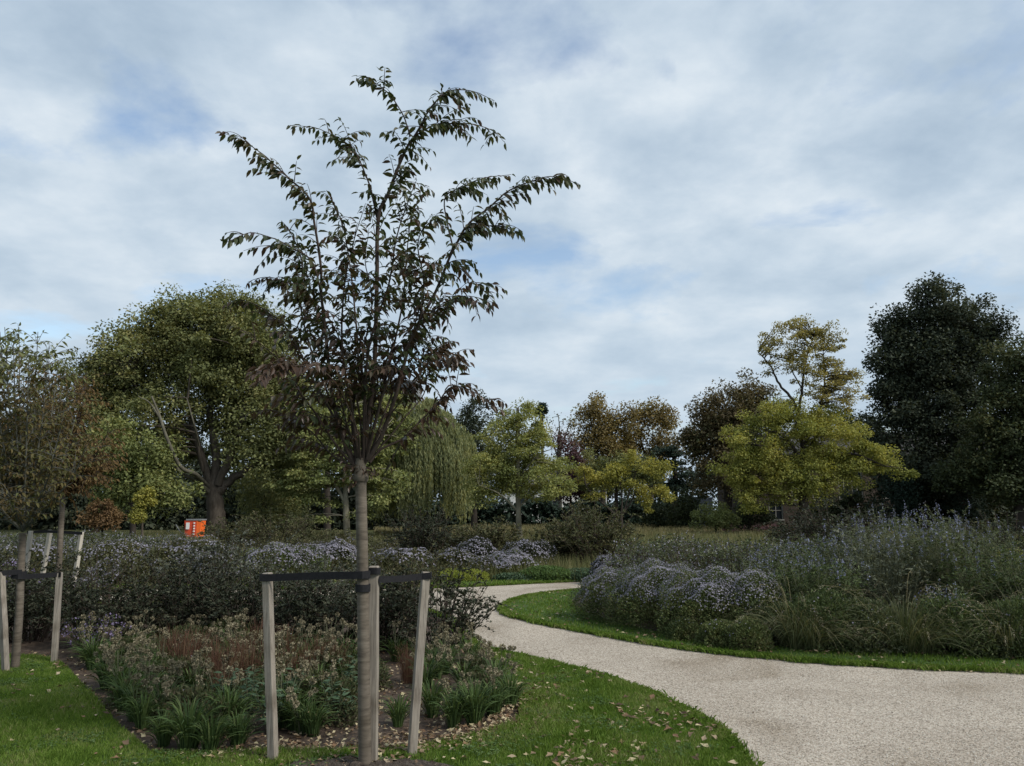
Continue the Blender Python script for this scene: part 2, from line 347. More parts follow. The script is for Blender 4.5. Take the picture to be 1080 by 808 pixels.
# small low weeds in the sward
def weeds(name,poly,n):
    p=scatter(poly,n,dens=lambda x,y:inview(x,y)*(y>3.7)*(y<12)*np.clip(np.sin(x*5.1+2*np.sin(y*3))*np.sin(y*4.3+x)*2-.2,0,1)); m=5
    q=np.repeat(p,m,0)+rng.normal(0,.012,(len(p)*m,2)); k=len(q); c_=np.stack([q[:,0],q[:,1],.045+rng.uniform(0,.015,k)],1)
    s=rng.uniform(.010,.022,k); V,fc=rhombi(c_,rdir(k)*[1,1,.2],nrm(rng.normal(0,.3,(k,3))+[0,0,1]),s,s*.85); mb=MB(); mb.add(V,fc); o=mb.build(name,M['weed']); o['kind']='stuff'
M['weed']=leafmat('weed_leaves',[(.04,.075,.02),(.07,.12,.035),(.11,.16,.06)],trans=.2,scale=3)
weeds('clover',lawn_front,3500); weeds('island_clover',isl_all,1500)
# overhanging tufts along the path edges
def edge_tufts(name,line,n,jit=.022):
    i=rng.integers(0,len(line)-1,n); t=rng.random((n,1)); p=line[i]*(1-t)+line[i+1]*t; cl=np.sin(p[:,0]*23)+np.sin(p[:,1]*31); p=p+rng.normal(0,jit,(n,2))*(.6+.5*(cl>0))[:,None]
    k=inview(p[:,0],p[:,1])&(p[:,1]>3.6); p=p[k]; n=len(p); h=rng.uniform(.02,.055,n); a=rng.uniform(0,6.28,n); ln=rng.uniform(.3,1.1,n)*h
    b=np.stack([p[:,0],p[:,1],np.full(n,.008)],1); d=np.stack([np.cos(a)*ln,np.sin(a)*ln,h],1); m=b+d*[.4,.4,.75]; s=np.stack([-np.sin(a),np.cos(a),0*a],1)*.003*np.clip(p[:,1:2]/5,.8,2.5)
    mb=MB(); mb.add(np.stack([b-s,b+s,m+s*.8,b+d,m-s*.8],1).reshape(-1,3),np.arange(n*5).reshape(n,5)); o=mb.build(name,M['grass']); o['kind']='stuff'
edge_tufts('edge_grass',nl,30000,.035); edge_tufts('edge_grass',iu,30000,.035); edge_tufts('edge_grass',fs,9000)
# fallen leaves and litter
def litter(name,pts,z,s0,s1,flat=.25,mat='litter',label=None):
    n=len(pts); c=np.stack([pts[:,0],pts[:,1],z+rng.uniform(0,.012,n)],1)
    a=rng.uniform(0,2*math.pi,n); d=np.stack([np.cos(a),np.sin(a),rng.normal(0,flat,n)],1)
    nn=nrm(np.stack([rng.normal(0,flat,n),rng.normal(0,flat,n),np.ones(n)],1)); d=nrm(d-nn*(d*nn).sum(1,keepdims=True)); s=np.cross(d,nn)
    Ls=rng.uniform(s0,s1,n)[:,None]; rad=rng.uniform(.6,1,(n,8))*np.array([1,.55,.8,.5,.95,.5,.8,.6])
    an=np.arange(8)*math.pi/4
    cz=rng.uniform(.0,.45,n)
    V=np.stack([c+Ls*.5*rad[:,k:k+1]*(math.cos(an[k])*d+math.sin(an[k])*s*.8)+nn*Ls*.5*(cz*abs(math.sin(an[k])))[:,None]*rad[:,k:k+1] for k in range(8)]+[c],1)
    tri=np.array([[8,k,(k+1)%8] for k in range(8)])
    mb=MB(); mb.add(V.reshape(-1,3),(tri[None]+(np.arange(n)*9)[:,None,None]).reshape(-1,3)); o=mb.build(name,M[mat]); o['kind']='stuff'; return o
lp=scatter(lawn_front,2600,dens=lambda x,y:inview(x,y)*(y>3.9)*np.where(x>-1.0,1.0,.16)*(.12+.88*(np.sin(x*4.3+np.sin(y*2))*np.sin(y*3.7+1)>.25)))
lp=lp[:1000]
litter('fallen_leaves',lp,.05,.03,.095)
ip=scatter(isl_all,3000,dens=lambda x,y:inview(x,y)*1.0); ip=ip[~inpoly(ip[:,0],ip[:,1],islbed)][:900]
litter('island_fallen_leaves',ip,.05,.035,.09)
bp_=scatter(bedpoly,3800,dens=lambda x,y:inview(x,y)*np.clip(1.6-.16*y,.12,1)*(y<9)); litter('bed_litter',bp_,.02,.02,.065,.5)
e=np.array(bed_b); 
edge=curve_xy(bed_b,14); ii=rng.integers(0,len(edge),1900); ep=edge[ii]+rng.normal(0,.13,(1900,2)); litter('edge_litter',ep,.04,.025,.075,.4)
gp=np.vstack([curve_xy(isl_low,20)]); ii=rng.integers(0,len(gp),420); ep=gp[ii]+rng.normal(0,.035,(420,2))+np.array([0,-.03]); ep=ep[inview(ep[:,0],ep[:,1])]; litter('path_edge_leaves',ep,.01,.02,.055,.3)
pp=scatter(path_poly,150,dens=lambda x,y:inview(x,y)*(y>4)); litter('path_leaves',pp,.006,.012,.035,.3)
q=np.stack([-.9+.6*rng.normal(0,.5,420),4.9+.3*rng.normal(0,.55,420)],1); litter('pit_litter',q,.05,.012,.05,.5)
# loose pebbles on the path
pb=scatter(path_poly,26000,dens=lambda x,y:inview(x,y)*np.clip((5.5/np.maximum(y,3.9))**2,.02,1)*(y>3.9)*(y<13))
n=len(pb); oct_=np.array([[1,0,0],[0,1,0],[-1,0,0],[0,-1,0],[0,0,.7],[0,0,-.4]],float)
sz=rng.uniform(.0022,.006,n); V=oct_[None]*(sz[:,None]*rng.uniform(.6,1.4,(n,6)))[:,:,None]; an=rng.uniform(0,6.28,n)
V=np.stack([V[...,0]*np.cos(an)[:,None]-V[...,1]*np.sin(an)[:,None],V[...,0]*np.sin(an)[:,None]+V[...,1]*np.cos(an)[:,None],V[...,2]],-1)
V+=np.stack([pb[:,0],pb[:,1],sz*.3],1)[:,None]
tri=np.array([[0,1,4],[1,2,4],[2,3,4],[3,0,4],[1,0,5],[2,1,5],[3,2,5],[0,3,5]])
mb=MB(); mb.add(V.reshape(-1,3),(tri[None]+(np.arange(n)*6)[:,None,None]).reshape(-1,3)); o=mb.build('loose_gravel',M['stone']); o['kind']='stuff'

# ---------- stakes and ties ----------
def stake(base,top,w,label,rz=0.2,mat='wood'):
    base=np.array(base,float); top=np.array(top,float)
    mb=MB(); ax=nrm(top-base); s=nrm(np.cross(ax,[math.sin(rz),math.cos(rz),0])); t=np.cross(s,ax)
    b0=base-ax*.06; L_=np.linalg.norm(top-b0); ks=[0,.25,.5,.75,1-.006/L_,1]; hw=w/2; c=.0035
    rings=[]
    for i,k in enumerate(ks):
        h=hw if i<5 else hw-.004
        pc=b0+ax*L_*k+ (s*rng.normal(0,.0012)+t*rng.normal(0,.0012) if 0<i<5 else 0)
        for a,b in [(-h,-h+c),(-h+c,-h),(h-c,-h),(h,-h+c),(h,h-c),(h-c,h),(-h+c,h),(-h,h-c)]: rings.append(pc+s*a+t*b)
    n=len(ks); i=np.arange(n*8).reshape(n,8)
    mb.add(rings,np.stack([i[:-1],np.roll(i[:-1],-1,1),np.roll(i[1:],-1,1),i[1:]],-1).reshape(-1,4))
    mb.add(np.array(rings)[-8:],np.arange(8)[None]); 
    o=mb.build('wooden_stake',M[mat],loc=base); tag(o,label,'stake','wooden stakes round the young trees'); return o
def strap(pts,w,th,label,wraps=()):
    """flat band along pts; wraps: (centre, radius) rings round a stem"""
    mb=MB()
    def band(q,closed=False):
        q=np.asarray(q,float); n=len(q); t=np.gradient(q,axis=0) if not closed else np.roll(q,-1,0)-np.roll(q,1,0)
        t[:,2]=0; t=nrm(t); o=np.stack([-t[:,1],t[:,0],0*t[:,0]],1)*th/2; z=np.array([0,0,w/2])
        V=np.stack([q-o-z,q+o-z,q+o+z,q-o+z],1).reshape(-1,3); i=np.arange(n*4).reshape(n,4)
        a,b=(i,np.roll(i,-1,0)) if closed else (i[:-1],i[1:])
        mb.add(V,np.stack([a,np.roll(a,-1,1),np.roll(b,-1,1),b],-1).reshape(-1,4))
        if not closed: mb.add(V[:4],[[0,1,2,3]]); mb.add(V[-4:],[[0,1,2,3]])
    for q in pts: band(resample(smoothline(q,6),16))
    for c,r in wraps:
        a=np.linspace(0,2*math.pi,28,endpoint=False)
        band(np.stack([c[0]+r*np.cos(a),c[1]+r*np.sin(a),np.full(28,c[2])],1),True)
    loc=pts[0][0]; o=mb.build('tree_tie',M['rubber'],loc=loc); tag(o,label,'tree tie','black rubber ties holding the young trees'); return o
gz=.03
LB=G(288,803,gz); LT=P(282,604,LB[1]+.0)
MBs=G(393,806,gz); MT=P(394.5,597,MBs[1])
RB=G(434.5,796,gz); RT=P(449,603,RB[1]+.06)
stake(LB,LT,.052,'weathered wooden stake left of the young tree, black strap on its top',.25)
stake(MBs,MT,.058,'weathered wooden stake close behind the young tree trunk',.05)
stake(RB,RT,.054,'weathered wooden stake leaning outward right of the young tree',-.35)
TB=G(385,811,gz)
def trunk_at(py):
    x=np.interp(py,[508,600,811],[380.5,382.5,385]); return P(x,py,TB[1])
tz=trunk_at(606)
f=nrm(np.array([0,-1,0]))
L0=LT+np.array([-.028,-.0355,-.035]);
strap([[LT+np.array([-.034,.03,-.028]),LT+np.array([-.036,-.034,-.029]),LT+np.array([.04,-.037,-.029]),(LT+tz)/2+np.array([0,-.035,-.012]),tz+np.array([-.03,-.053,.0]),tz+np.array([.02,-.053,.002]),tz+np.array([.045,-.02,.004])]],.046,.004,
 'long black rubber strap from the left stake round the young tree trunk',[(tz+np.array([0,0,-.001]),.0465),(trunk_at(620),.0455)])
strap([[MT+np.array([-.036,-.02,-.045]),MT+np.array([-.03,-.037,-.03]),MT+np.array([.036,-.037,-.03]),MT+np.array([.0375,.03,-.03])],
       [MT+np.array([.037,-.02,-.085]),(MT*.5+RT*.5)+np.array([0,-.02,-.062]),RT+np.array([-.03,-.037,-.03]),RT+np.array([.036,-.034,-.022]),RT+np.array([.038,.03,-.022])]],.042,.004,
 'short black rubber strap between the middle stake and right stake')

# ---------- the young tree in front ----------
def leaf_along(mb,line,spacing,L0,mat,start=0.15,droop=.75,seed=0,scale_tip=.75):
    """alternate leaves hanging along a twig"""
    n=max(4,int(np.sum(np.linalg.norm(np.diff(line,axis=0),axis=1))/spacing))
    q=resample(line,n+1); t=nrm(np.gradient(q,axis=0)); i0=int(n*start); q=q[i0:];t=t[i0:]; k=len(q)
    side=nrm(np.cross(t,[0,0,1])+1e-4); sg=np.where(np.arange(k)%2==0,1,-1)[:,None]
    d=nrm(t*.55+side*sg*rng.uniform(.45,1.0,(k,1))+np.array([0,0,-1])*rng.uniform(droop*.3,droop*1.25,(k,1))+rng.normal(0,.16,(k,3)))
    nn=nrm(np.array([0,0,1])+side*sg*.5+rng.normal(0,.35,(k,3)))
    tt=np.linspace(0,1,k); sc=(1-(1-scale_tip)*tt)*rng.uniform(.72,1.12,k)
    keep=rng.random(k)>.08
    q,d,nn,sc=q[keep],d[keep],nn[keep],sc[keep]
    pm=rng.random(len(q))<mat
    for m_,k_ in ((1,pm),(0,~pm)):
        if not k_.any(): continue
        V,T,Q=bigleaves(q[k_]+d[k_]*.006,d[k_],nn[k_],L0*sc[k_],L0*.43*sc[k_],fold=.4,droop=.26); b=mb.n
        mb.v.append(V.astype(np.float32)); mb.f.append(((T+b).astype(np.int32),m_)); mb.f.append(((Q+b).astype(np.int32),m_)); mb.n+=len(V)
D0=TB[1]
root=empty('young_tree',TB,'slender young tree with dark bronze leaves tied to three stakes','tree')
tl=smoothline([TB+np.array([0,0,-.05]),trunk_at(800),trunk_at(760),trunk_at(700),trunk_at(620),trunk_at(560),trunk_at(520),trunk_at(505)],5)
rad=np.interp(np.linspace(0,1,len(tl)),[0,.05,.15,.6,.93,1],[.056,.046,.040,.0365,.0355,.043]); rad=rad*(1+rng.normal(0,.012,len(tl)))
mb=MB(); V,fc=tubes(tl,rad,16); mb.add(V,fc)
# knobbly graft at the top of the stem
gk=trunk_at(503); q=smoothline([gk+np.array([0,0,-.03]),gk,gk+np.array([-.004,0,.05]),gk+np.array([-.01,0,.12])],4); V,fc=tubes(q,np.interp(np.linspace(0,1,len(q)),[0,.3,1],[.045,.053,.026]),14); mb.add(V,fc)
trunk_o=mb.build('trunk',M['bark_sap'],root,smooth=True,loc=TB)
# main branches traced from the picture: points (px,py), end depth offset (m), base radius, leafiness start, red share
BR=[
 ([(382,498),(386,455),(393,400),(396,335),(398,235),(406,209),(417,183),(428,157),(443,134),(450,119),(465,101),(480,95),(502,98),(521,107)],.1,.016,.35,.25),
 ([(438,143),(458,132),(480,130),(502,132),(520,139),(533,151)],.3,.005,.1,0),
 ([(433,144),(428,127),(417,108),(402,92),(388,85),(375,86)],-.2,.005,.1,0),
 ([(374,492),(362,465),(350,415),(344,360),(340,320),(339,283),(333,235),(328,209),(309,190),(294,175),(276,160),(257,147),(236,139)],-.35,.012,.3,.2),
 ([(398,232),(390,195),(380,170),(369,153),(350,141),(331,134),(306,131)],.25,.006,.1,.1),
 ([(342,330),(331,278),(309,261),(287,250),(265,245),(241,254)],-.5,.006,.1,.1),
 ([(343,345),(325,310),(300,296),(280,292),(262,297)],.35,.005,.15,.6),
 ([(388,485),(405,455),(420,410),(436,354),(458,313),(476,272),(495,238),(517,220),(536,203),(562,192),(584,187),(611,194)],-.3,.013,.35,.15),
 ([(478,262),(469,212),(488,198),(510,188),(540,184)],.3,.005,.3,.05),
 ([(493,240),(517,237),(532,238),(546,244)],-.2,.004,.1,.1),
 ([(478,275),(490,288),(503,300),(519,317)],.2,.004,.1,.3),
 ([(448,335),(470,318),(490,312),(520,318)],-.5,.004,.15,.5),
 ([(390,488),(402,474),(426,462),(445,443),(461,427),(477,407),(493,409),(508,417),(528,432)],.4,.008,.4,.8),
 ([(425,398),(440,388),(462,380),(480,383),(497,387)],-.3,.005,.15,.8),
 ([(372,490),(355,470),(335,440),(318,415),(300,385),(275,362),(246,341)],-.4,.008,.3,.5),
 ([(370,492),(350,480),(328,455),(305,440),(285,432),(262,436)],.4,.006,.35,1),
 ([(352,440),(330,400),(305,350),(280,328),(256,318),(240,326)],.55,.007,.3,.5),
 ([(376,490),(372,440),(378,380),(374,320),(368,270),(358,225),(345,200)],.5,.009,.35,.4),
 ([(384,490),(400,430),(415,370),(425,320),(430,270),(436,225),(452,200)],.6,.009,.35,.4),
 ([(380,490),(370,430),(360,370),(362,310),(372,260),(385,215)],-.6,.009,.35,.5),
 ([(386,488),(398,440),(412,395),(440,345),(446,300),(440,255),(455,232),(470,240)],-.7,.008,.35,.4),
 ([(376,492),(360,450),(330,370),(318,320),(320,280),(308,245),(298,232)],.5,.008,.35,.4),
 ([(383,490),(384,430),(390,360),(410,300),(418,250),(432,208),(440,190)],-.4,.009,.4,.3),
 ([(380,492),(375,450),(350,400),(320,385),(290,392),(270,402)],-.8,.006,.4,1),
 ([(384,490),(410,440),(440,400),(455,372),(470,368),(492,385)],.8,.006,.4,1),
 ([(380,490),(366,445),(352,395),(338,360),(322,345)],-.2,.006,.3,.6),
 ([(386,488),(392,440),(400,395),(420,362),(450,350)],.3,.006,.3,.7),
 ([(384,488),(380,440),(372,395),(352,345),(330,318),(302,312)],.15,.007,.3,.4),
 ([(388,486),(408,430),(425,385),(442,330),(455,285),(478,262)],.35,.007,.3,.3),
 ([(383,488),(386,430),(382,380),(392,320),(385,275),(390,240)],-.15,.008,.35,.4),
 ([(398,476),(428,440),(450,410),(448,370),(462,330),(470,300)],.2,.005,.7,.4),
]
tw=MB(); lv=MB()
lines=[]
for pts,dy,r0,ls,red in BR:
    k=len(pts); q=[]
    first_on_trunk=pts[0][1]>470
    for i,(x,y) in enumerate(pts):
        t=i/(k-1); base=0 if first_on_trunk else dy*.35
        q.append(P(x,y,D0+base+dy*(t**1.2)))
    l=smoothline(q,6); l+=np.cumsum(rng.normal(0,.0012,l.shape),0); lines.append((l,r0,ls,red))
    V,fc=tubes(l,np.interp(np.linspace(0,1,len(l)),[0,.15,1],[r0*1.25,r0,.0016]),7); tw.add(V,fc)
    tot=np.sum(np.linalg.norm(np.diff(l,axis=0),axis=1))
    isr=lambda z: float(np.clip(red*np.clip((3.6-z)/.7,.15,1.2)+rng.normal(0,.1),0,1))
    # leafy tip run
    h=l[int(len(l)*max(ls,.5)):] if first_on_trunk else l
    leaf_along(lv,h,.021,.084,isr(h[0][2]),start=.05)
    # side twigs
    if first_on_trunk: nt_=int(tot*16)
    else: nt_=int(tot*12)
    for _ in range(nt_):
        t=rng.beta(1.1,1.55)*(.95-ls*.6)+ls*.6; i=int(t*(len(l)-1)); p0=l[i]; tg=nrm(l[min(i+2,len(l)-1)]-l[max(i-2,0)])
        out=nrm(np.array([p0[0]-gk[0],p0[1]-gk[1],0])+rng.normal(0,.28,3)*np.array([1,1,.0])) 
        d=nrm(tg*.35+out*.55+rng.normal(0,.55,3)*[1,1,.5]+np.array([0,0,.15])); Lt=rng.uniform(.12,.40)*(1.1-.75*t)
        p2=p0+d*Lt; p1=p0+d*Lt*.55+np.array([0,0,.05*Lt+.02]); p2[2]-=Lt*.18
        b=bez(p0[None],p1[None],p2[None],7)[0]; V,fc=tubes(b,np.linspace(.0032,.0012,7),4); tw.add(V,fc)
        leaf_along(lv,b,.024,.080,isr(p0[2]),start=.12)
# short ragged suckers round the graft
for _ in range(16):
    a=rng.uniform(0,6.28); d=np.array([math.cos(a),math.sin(a),rng.uniform(-.1,.7)]); p0=gk+np.array([0,0,rng.uniform(-.03,.06)]); Lt=rng.uniform(.06,.2)
    b=bez(p0[None],(p0+d*Lt*.6)[None],(p0+d*Lt+np.array([0,0,-.03]))[None],5)[0]; V,fc=tubes(b,np.linspace(.003,.001,5),4); tw.add(V,fc)
    leaf_along(lv,b,.03,.05,1,start=.3)
tw.build('branches',M['twig'],root,smooth=True,loc=TB)
lv.build('leaves',[M['sap_leaf'],M['sap_leaf_red']],root,loc=TB)

# ---------- trees ----------
BR_=2.0
def lm(name,*cols,**k):
    out=[]
    for c in cols:
        g=.3*c[0]+.6*c[1]+.1*c[2]; out.append(tuple((x*.86+g*.14)*BR_ for x in c))
    M[name]=leafmat(name,out,**k); return M[name]
def lmb(*q,**k):
    global BR_
    BR_=2.5; lm(*q,**k); BR_=2.0
lmb('plane_leaf',(.030,.036,.012),(.052,.060,.020),(.078,.084,.028),(.11,.10,.034),trans=.3,scale=.3)
lmb('green_leaf',(.034,.043,.013),(.06,.073,.021),(.088,.098,.028),(.12,.115,.036),trans=.3,scale=.35)
lmb('lime_leaf',(.05,.062,.016),(.08,.093,.024),(.115,.12,.032),(.15,.14,.036),trans=.38,scale=.4)
lmb('yellow_leaf',(.06,.065,.010),(.10,.10,.014),(.14,.13,.018),(.18,.15,.022),trans=.38,scale=.45)
lm('gold_leaf',(.05,.04,.015),(.085,.064,.022),(.115,.085,.026),(.095,.085,.026),trans=.3,scale=.3)
lmb('thin_gold',(.06,.056,.018),(.092,.084,.024),(.125,.108,.028),(.15,.125,.032),trans=.35,scale=.3)
lm('brown_leaf',(.036,.022,.009),(.06,.035,.013),(.08,.05,.017),(.05,.05,.016),trans=.3,scale=.8)
lm('russet_leaf',(.06,.035,.016),(.085,.05,.02),(.11,.07,.028),trans=.3,scale=.8)
lm('dusk_leaf',(.03,.024,.014),(.05,.04,.02),(.07,.055,.024),(.05,.06,.024),trans=.25,scale=.3)
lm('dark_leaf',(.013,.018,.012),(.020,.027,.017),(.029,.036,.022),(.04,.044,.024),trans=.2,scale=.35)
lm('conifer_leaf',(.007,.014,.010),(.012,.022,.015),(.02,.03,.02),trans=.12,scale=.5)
lm('purple_leaf',(.025,.012,.016),(.04,.02,.022),(.055,.03,.028),trans=.25,scale=.5)
lmb('willow_leaf',(.045,.056,.026),(.068,.08,.034),(.095,.102,.042),(.13,.125,.036),trans=.35,scale=.25,var=.6)
lm('pale_leaf',(.05,.06,.022),(.08,.09,.032),(.11,.115,.05),trans=.35,scale=.8)

def crown_leaves(blobs,D,per,size,clump,flat=.55,droop=.15,asp=.6,seedjit=1.0,shell=.42):
    """blobs: (px,py,rx,ry,[dy],[dens]) -> leaf cards gathered in many small clumps; returns the clump centres too"""
    C=[];Dr=[];Nn=[];Cc=[];S=[]
    for b in blobs:
        px,py,rx,ry=b[:4]; dy=b[4] if len(b)>4 else 0; dens=b[5] if len(b)>5 else 1
        c=P(px,py,D+dy); ax=rx*D/F; az=ry*D/F; ay=(ax+az)*.5*.9
        vol=ax*ay*az*4.19; nc=max(4,int(vol/(clump**3*4.19)*2.7*dens))
        d=rdir(nc); r=rng.random(nc)**shell
        lum=1+.16*np.sin(d[:,0]*5+px)*np.sin(d[:,2]*6+py)+.10*rng.normal(size=nc)
        cc=c+d*(r*lum)[:,None]*np.array([ax,ay,az]); Cc.append(cc)
        for q in cc:
            k=int(per*2.6*rng.uniform(.5,1.5)); cs=clump*rng.uniform(.6,1.35)
            dd=rdir(k); rr_=rng.random(k)**.45
            off=dd*rr_[:,None]*np.array([1,1,flat])*cs; 
            off[:,2]-=droop*(off[:,0]**2+off[:,1]**2)/cs
            C.append(q+off); Nn.append(nrm(dd*np.array([.5,.5,.5])+np.array([0,0,.75])+rng.normal(0,.55,(k,3)))); Dr.append(nrm(dd*np.array([1,1,.3])+rng.normal(0,.6,(k,3))+np.array([0,0,-.35])))
    C=np.concatenate(C);Dr=np.concatenate(Dr);Nn=np.concatenate(Nn)
    s=size*.78*rng.uniform(.6,1.3,len(C)); V,fc=rhombi(C,Dr,Nn,s,s*asp)
    return V,fc,np.concatenate(Cc)
def tree(name,label,trunk,D,r0,limbs,blobs,leaf,bark,per=60,size=.2,clump=.9,flat=.85,droop=.12,group=None,gx=None,twigs=.5,cat='tree',asp=.6,extra=None,shell=.42,twr=.03,sides=8):
    tr=[P(x,y,D) for x,y in trunk]; base=tr[0].copy(); base[2]=0
    root=empty(name,base,label,cat,group)
    mb=MB(); l=smoothline([base+np.array([0,0,-.1])]+[base+np.array([0,0,.25])]+tr[1:],6)
    k=np.linspace(0,1,len(l)); rd=r0*np.interp(k,[0,.1,.25,.8,1],[1.5,1.15,1,.75,.5]); V,fc=tubes(l,rd*(1+rng.normal(0,.03,len(l))),sides+2); mb.add(V,fc)
    skel=[(l[len(l)//2:],rd[len(l)//2:])]
    for lb in limbs:
        pts=lb[0]; ra=lb[1]; dy=lb[2] if len(lb)>2 else 0
        q=[P(x,y,D+dy*i/(len(pts)-1)) for i,(x,y) in enumerate(pts)]; q=smoothline(q,6); q[1:-1]+=rng.normal(0,ra*.15,q[1:-1].shape)
        rr_=np.linspace(ra,ra*.22,len(q)); V,fc=tubes(q,rr_,sides); mb.add(V,fc); skel.append((q,rr_))
    V,fc,cc=crown_leaves(blobs,D,per,size,clump,flat,droop,asp,shell=shell)
    sp=np.concatenate([s[0] for s in skel])
    pick=cc[rng.random(len(cc))<twigs]
    for c in pick:
        dd=np.linalg.norm((sp-c)*np.array([1,1,1.3]),axis=1)+np.where(sp[:,2]>c[2]+.3,3.0,0); j=int(np.argmin(dd)); p0=sp[j]; m=(p0+c)/2+np.array([0,0,.12*np.linalg.norm(c-p0)])+rng.normal(0,.05,3)
        b=bez(p0[None],m[None],c[None],6)[0]; L_=np.linalg.norm(c-p0); V2,f2=tubes(b,np.linspace(min(twr*(.6+.25*L_),r0*.35),twr*.25,6),4); mb.add(V2,f2)
    mb.build('trunk',M[bark],root,smooth=True,loc=base)
    m2=MB(); m2.add(V,fc)
    m2.build('crown',M[leaf],root,loc=base)
    if extra: extra(root,base,D)
    return root
def B(*a): return list(a)

# big spreading tree on the left
def pale_limbs(root,base,D):
    for pts,ra in (([(222,522,0),(206,506,-1.5),(192,500,-2.6),(183,488,-3.0)],.16),([(218,512,-.5),(206,500,-2),(190,492,-3.2),(176,462,-3.9),(168,438,-4.0),(160,418,-4.0)],.13),([(210,470,-2),(204,445,-3.6),(197,420,-3.4)],.05),([(168,440,-4.0),(158,425,-4.2),(146,418,-4.2)],.05)):
        q=smoothline([P(x,y,D+dy) for x,y,dy in pts],6); V,fc=tubes(q,np.linspace(ra,ra*.35,len(q)),9); mb=MB(); mb.add(V,fc); mb.build('limb',M['bark_limb'],root,smooth=True,loc=base)
M['bark_limb']=noisemat('bark_limb',[(.3,(.06,.055,.042)),(.7,(.15,.14,.105))],scale=3,bump=.3,bdist=.02)
tree('broadleaf_tree','huge spreading green tree with pale leaning limbs behind the red container',[(228,566),(228,545),(226,525),(222,512)],42,.55,
 [([(228,522),(245,505),(262,495),(280,470)],.30,1),([(224,515),(228,480),(222,440),(225,390),(230,340)],.30,1.5),([(224,515),(205,460),(195,400),(180,350)],.25,2),([(230,512),(250,460),(262,410),(275,360)],.25,0),([(170,448),(150,420),(135,390)],.12,-1),([(214,497),(205,450),(198,420)],.10,-2)],
 B((215,370,80,62,0),(165,372,58,50,1),(130,400,45,48,0),(265,375,58,58,1),(235,325,52,28,0),(180,338,46,28,0),(110,372,30,22,0),(285,430,52,55,0),(140,455,45,40,-1),(175,430,42,30,-2,.5),(235,430,50,45,2,.7),(300,480,40,40,1),(262,478,26,24,-2,.7),(190,470,34,26,3,.9),(250,465,40,34,3,.9),(212,440,44,30,2.5,.8),(120,440,36,44,2),(100,400,26,26,1),(300,430,34,50,1),(275,400,44,46,2),(255,350,44,36,1),(120,400,38,36,1)),
 'plane_leaf','bark',per=56,size=.22,clump=.8,flat=.8,twigs=.25,twr=.05,extra=pale_limbs)
# trees left of the big one
tree('small_tree','leafy green tree low behind the yellow shrub and russet shrub',[(140,566),(140,548),(139,530)],38,.16,[([(139,535),(125,510),(115,480)],.08,0),([(139,530),(150,500),(158,470)],.08,.5)],
 B((140,490,42,42,0),(112,478,32,36,.5),(165,505,30,36,.5),(130,525,40,20,0),(182,520,22,24,0)),'green_leaf','bark_dark',per=60,size=.22,clump=.75)
tree('small_tree','small bright yellow tree between green tree and russet shrub',[(150,568),(150,548),(150,540)],34,.05,[([(150,545),(145,530)],.03)],B((151,532,9,15,0),(144,540,8,7,0),(156,524,6,8,0)),'yellow_leaf','bark',per=50,size=.16,clump=.3)
tree('shrub','rounded russet brown shrub left of the small yellow tree',[(108,570),(108,560)],32,.06,[([(108,560),(100,545)],.04),([(108,560),(116,545)],.04)],B((108,543,17,13,0),(98,548,10,8,0),(120,547,9,8,0)),'russet_leaf','bark_dark',per=55,size=.14,clump=.3,cat='shrub')
tree('broadleaf_tree','dark green tree filling the gap left of the huge tree',[(100,560),(100,520)],55,.3,[([(100,525),(90,470),(85,420)],.15,0)],B((95,430,45,40,0),(60,460,50,45,0),(20,470,50,50,0),(120,500,60,40,0),(-20,480,40,50,0)),'dark_leaf','bark_dark',per=55,size=.3,clump=1.3)
# trees seen through and around the young tree
tree('broadleaf_tree','broad layered green tree between huge tree and willow',[(366,566),(365,540),(364,510)],40,.2,[([(364,530),(345,500),(320,485)],.1),([(364,520),(385,490),(400,460)],.1),([(364,510),(362,470),(366,430)],.1)],
 B((335,490,45,32,0),(380,470,40,38,0),(400,510,30,35,0),(350,450,45,35,1),(385,425,38,28,1),(310,520,32,22,0),(415,440,30,35,2),(330,540,26,14,0)),'green_leaf','bark_pale',per=60,size=.2,clump=.75,flat=.3,droop=.25)
tree('broadleaf_tree','drooping grey green tree right of the huge tree trunk',[(278,563),(278,540),(279,520)],47,.2,[([(278,530),(265,510)],.1),([(278,530),(292,505)],.1)],
 B((270,515,30,28,0),(298,525,28,24,0),(318,500,26,30,1),(285,545,40,14,-1)),'willow_leaf','bark_dark',per=60,size=.26,clump=.7,flat=1.3,asp=.3)
tree('broadleaf_tree','tall olive tree behind the young tree crown',[(345,560),(345,500),(348,450)],58,.3,[([(346,480),(330,440),(320,420)],.15),([(347,470),(370,430),(385,400)],.15)],
 B((330,450,40,40,0),(365,425,40,32,0),(400,435,35,30,0),(310,470,40,30,0),(430,450,30,26,0)),'plane_leaf','bark_dark',per=60,size=.28,clump=1.1)
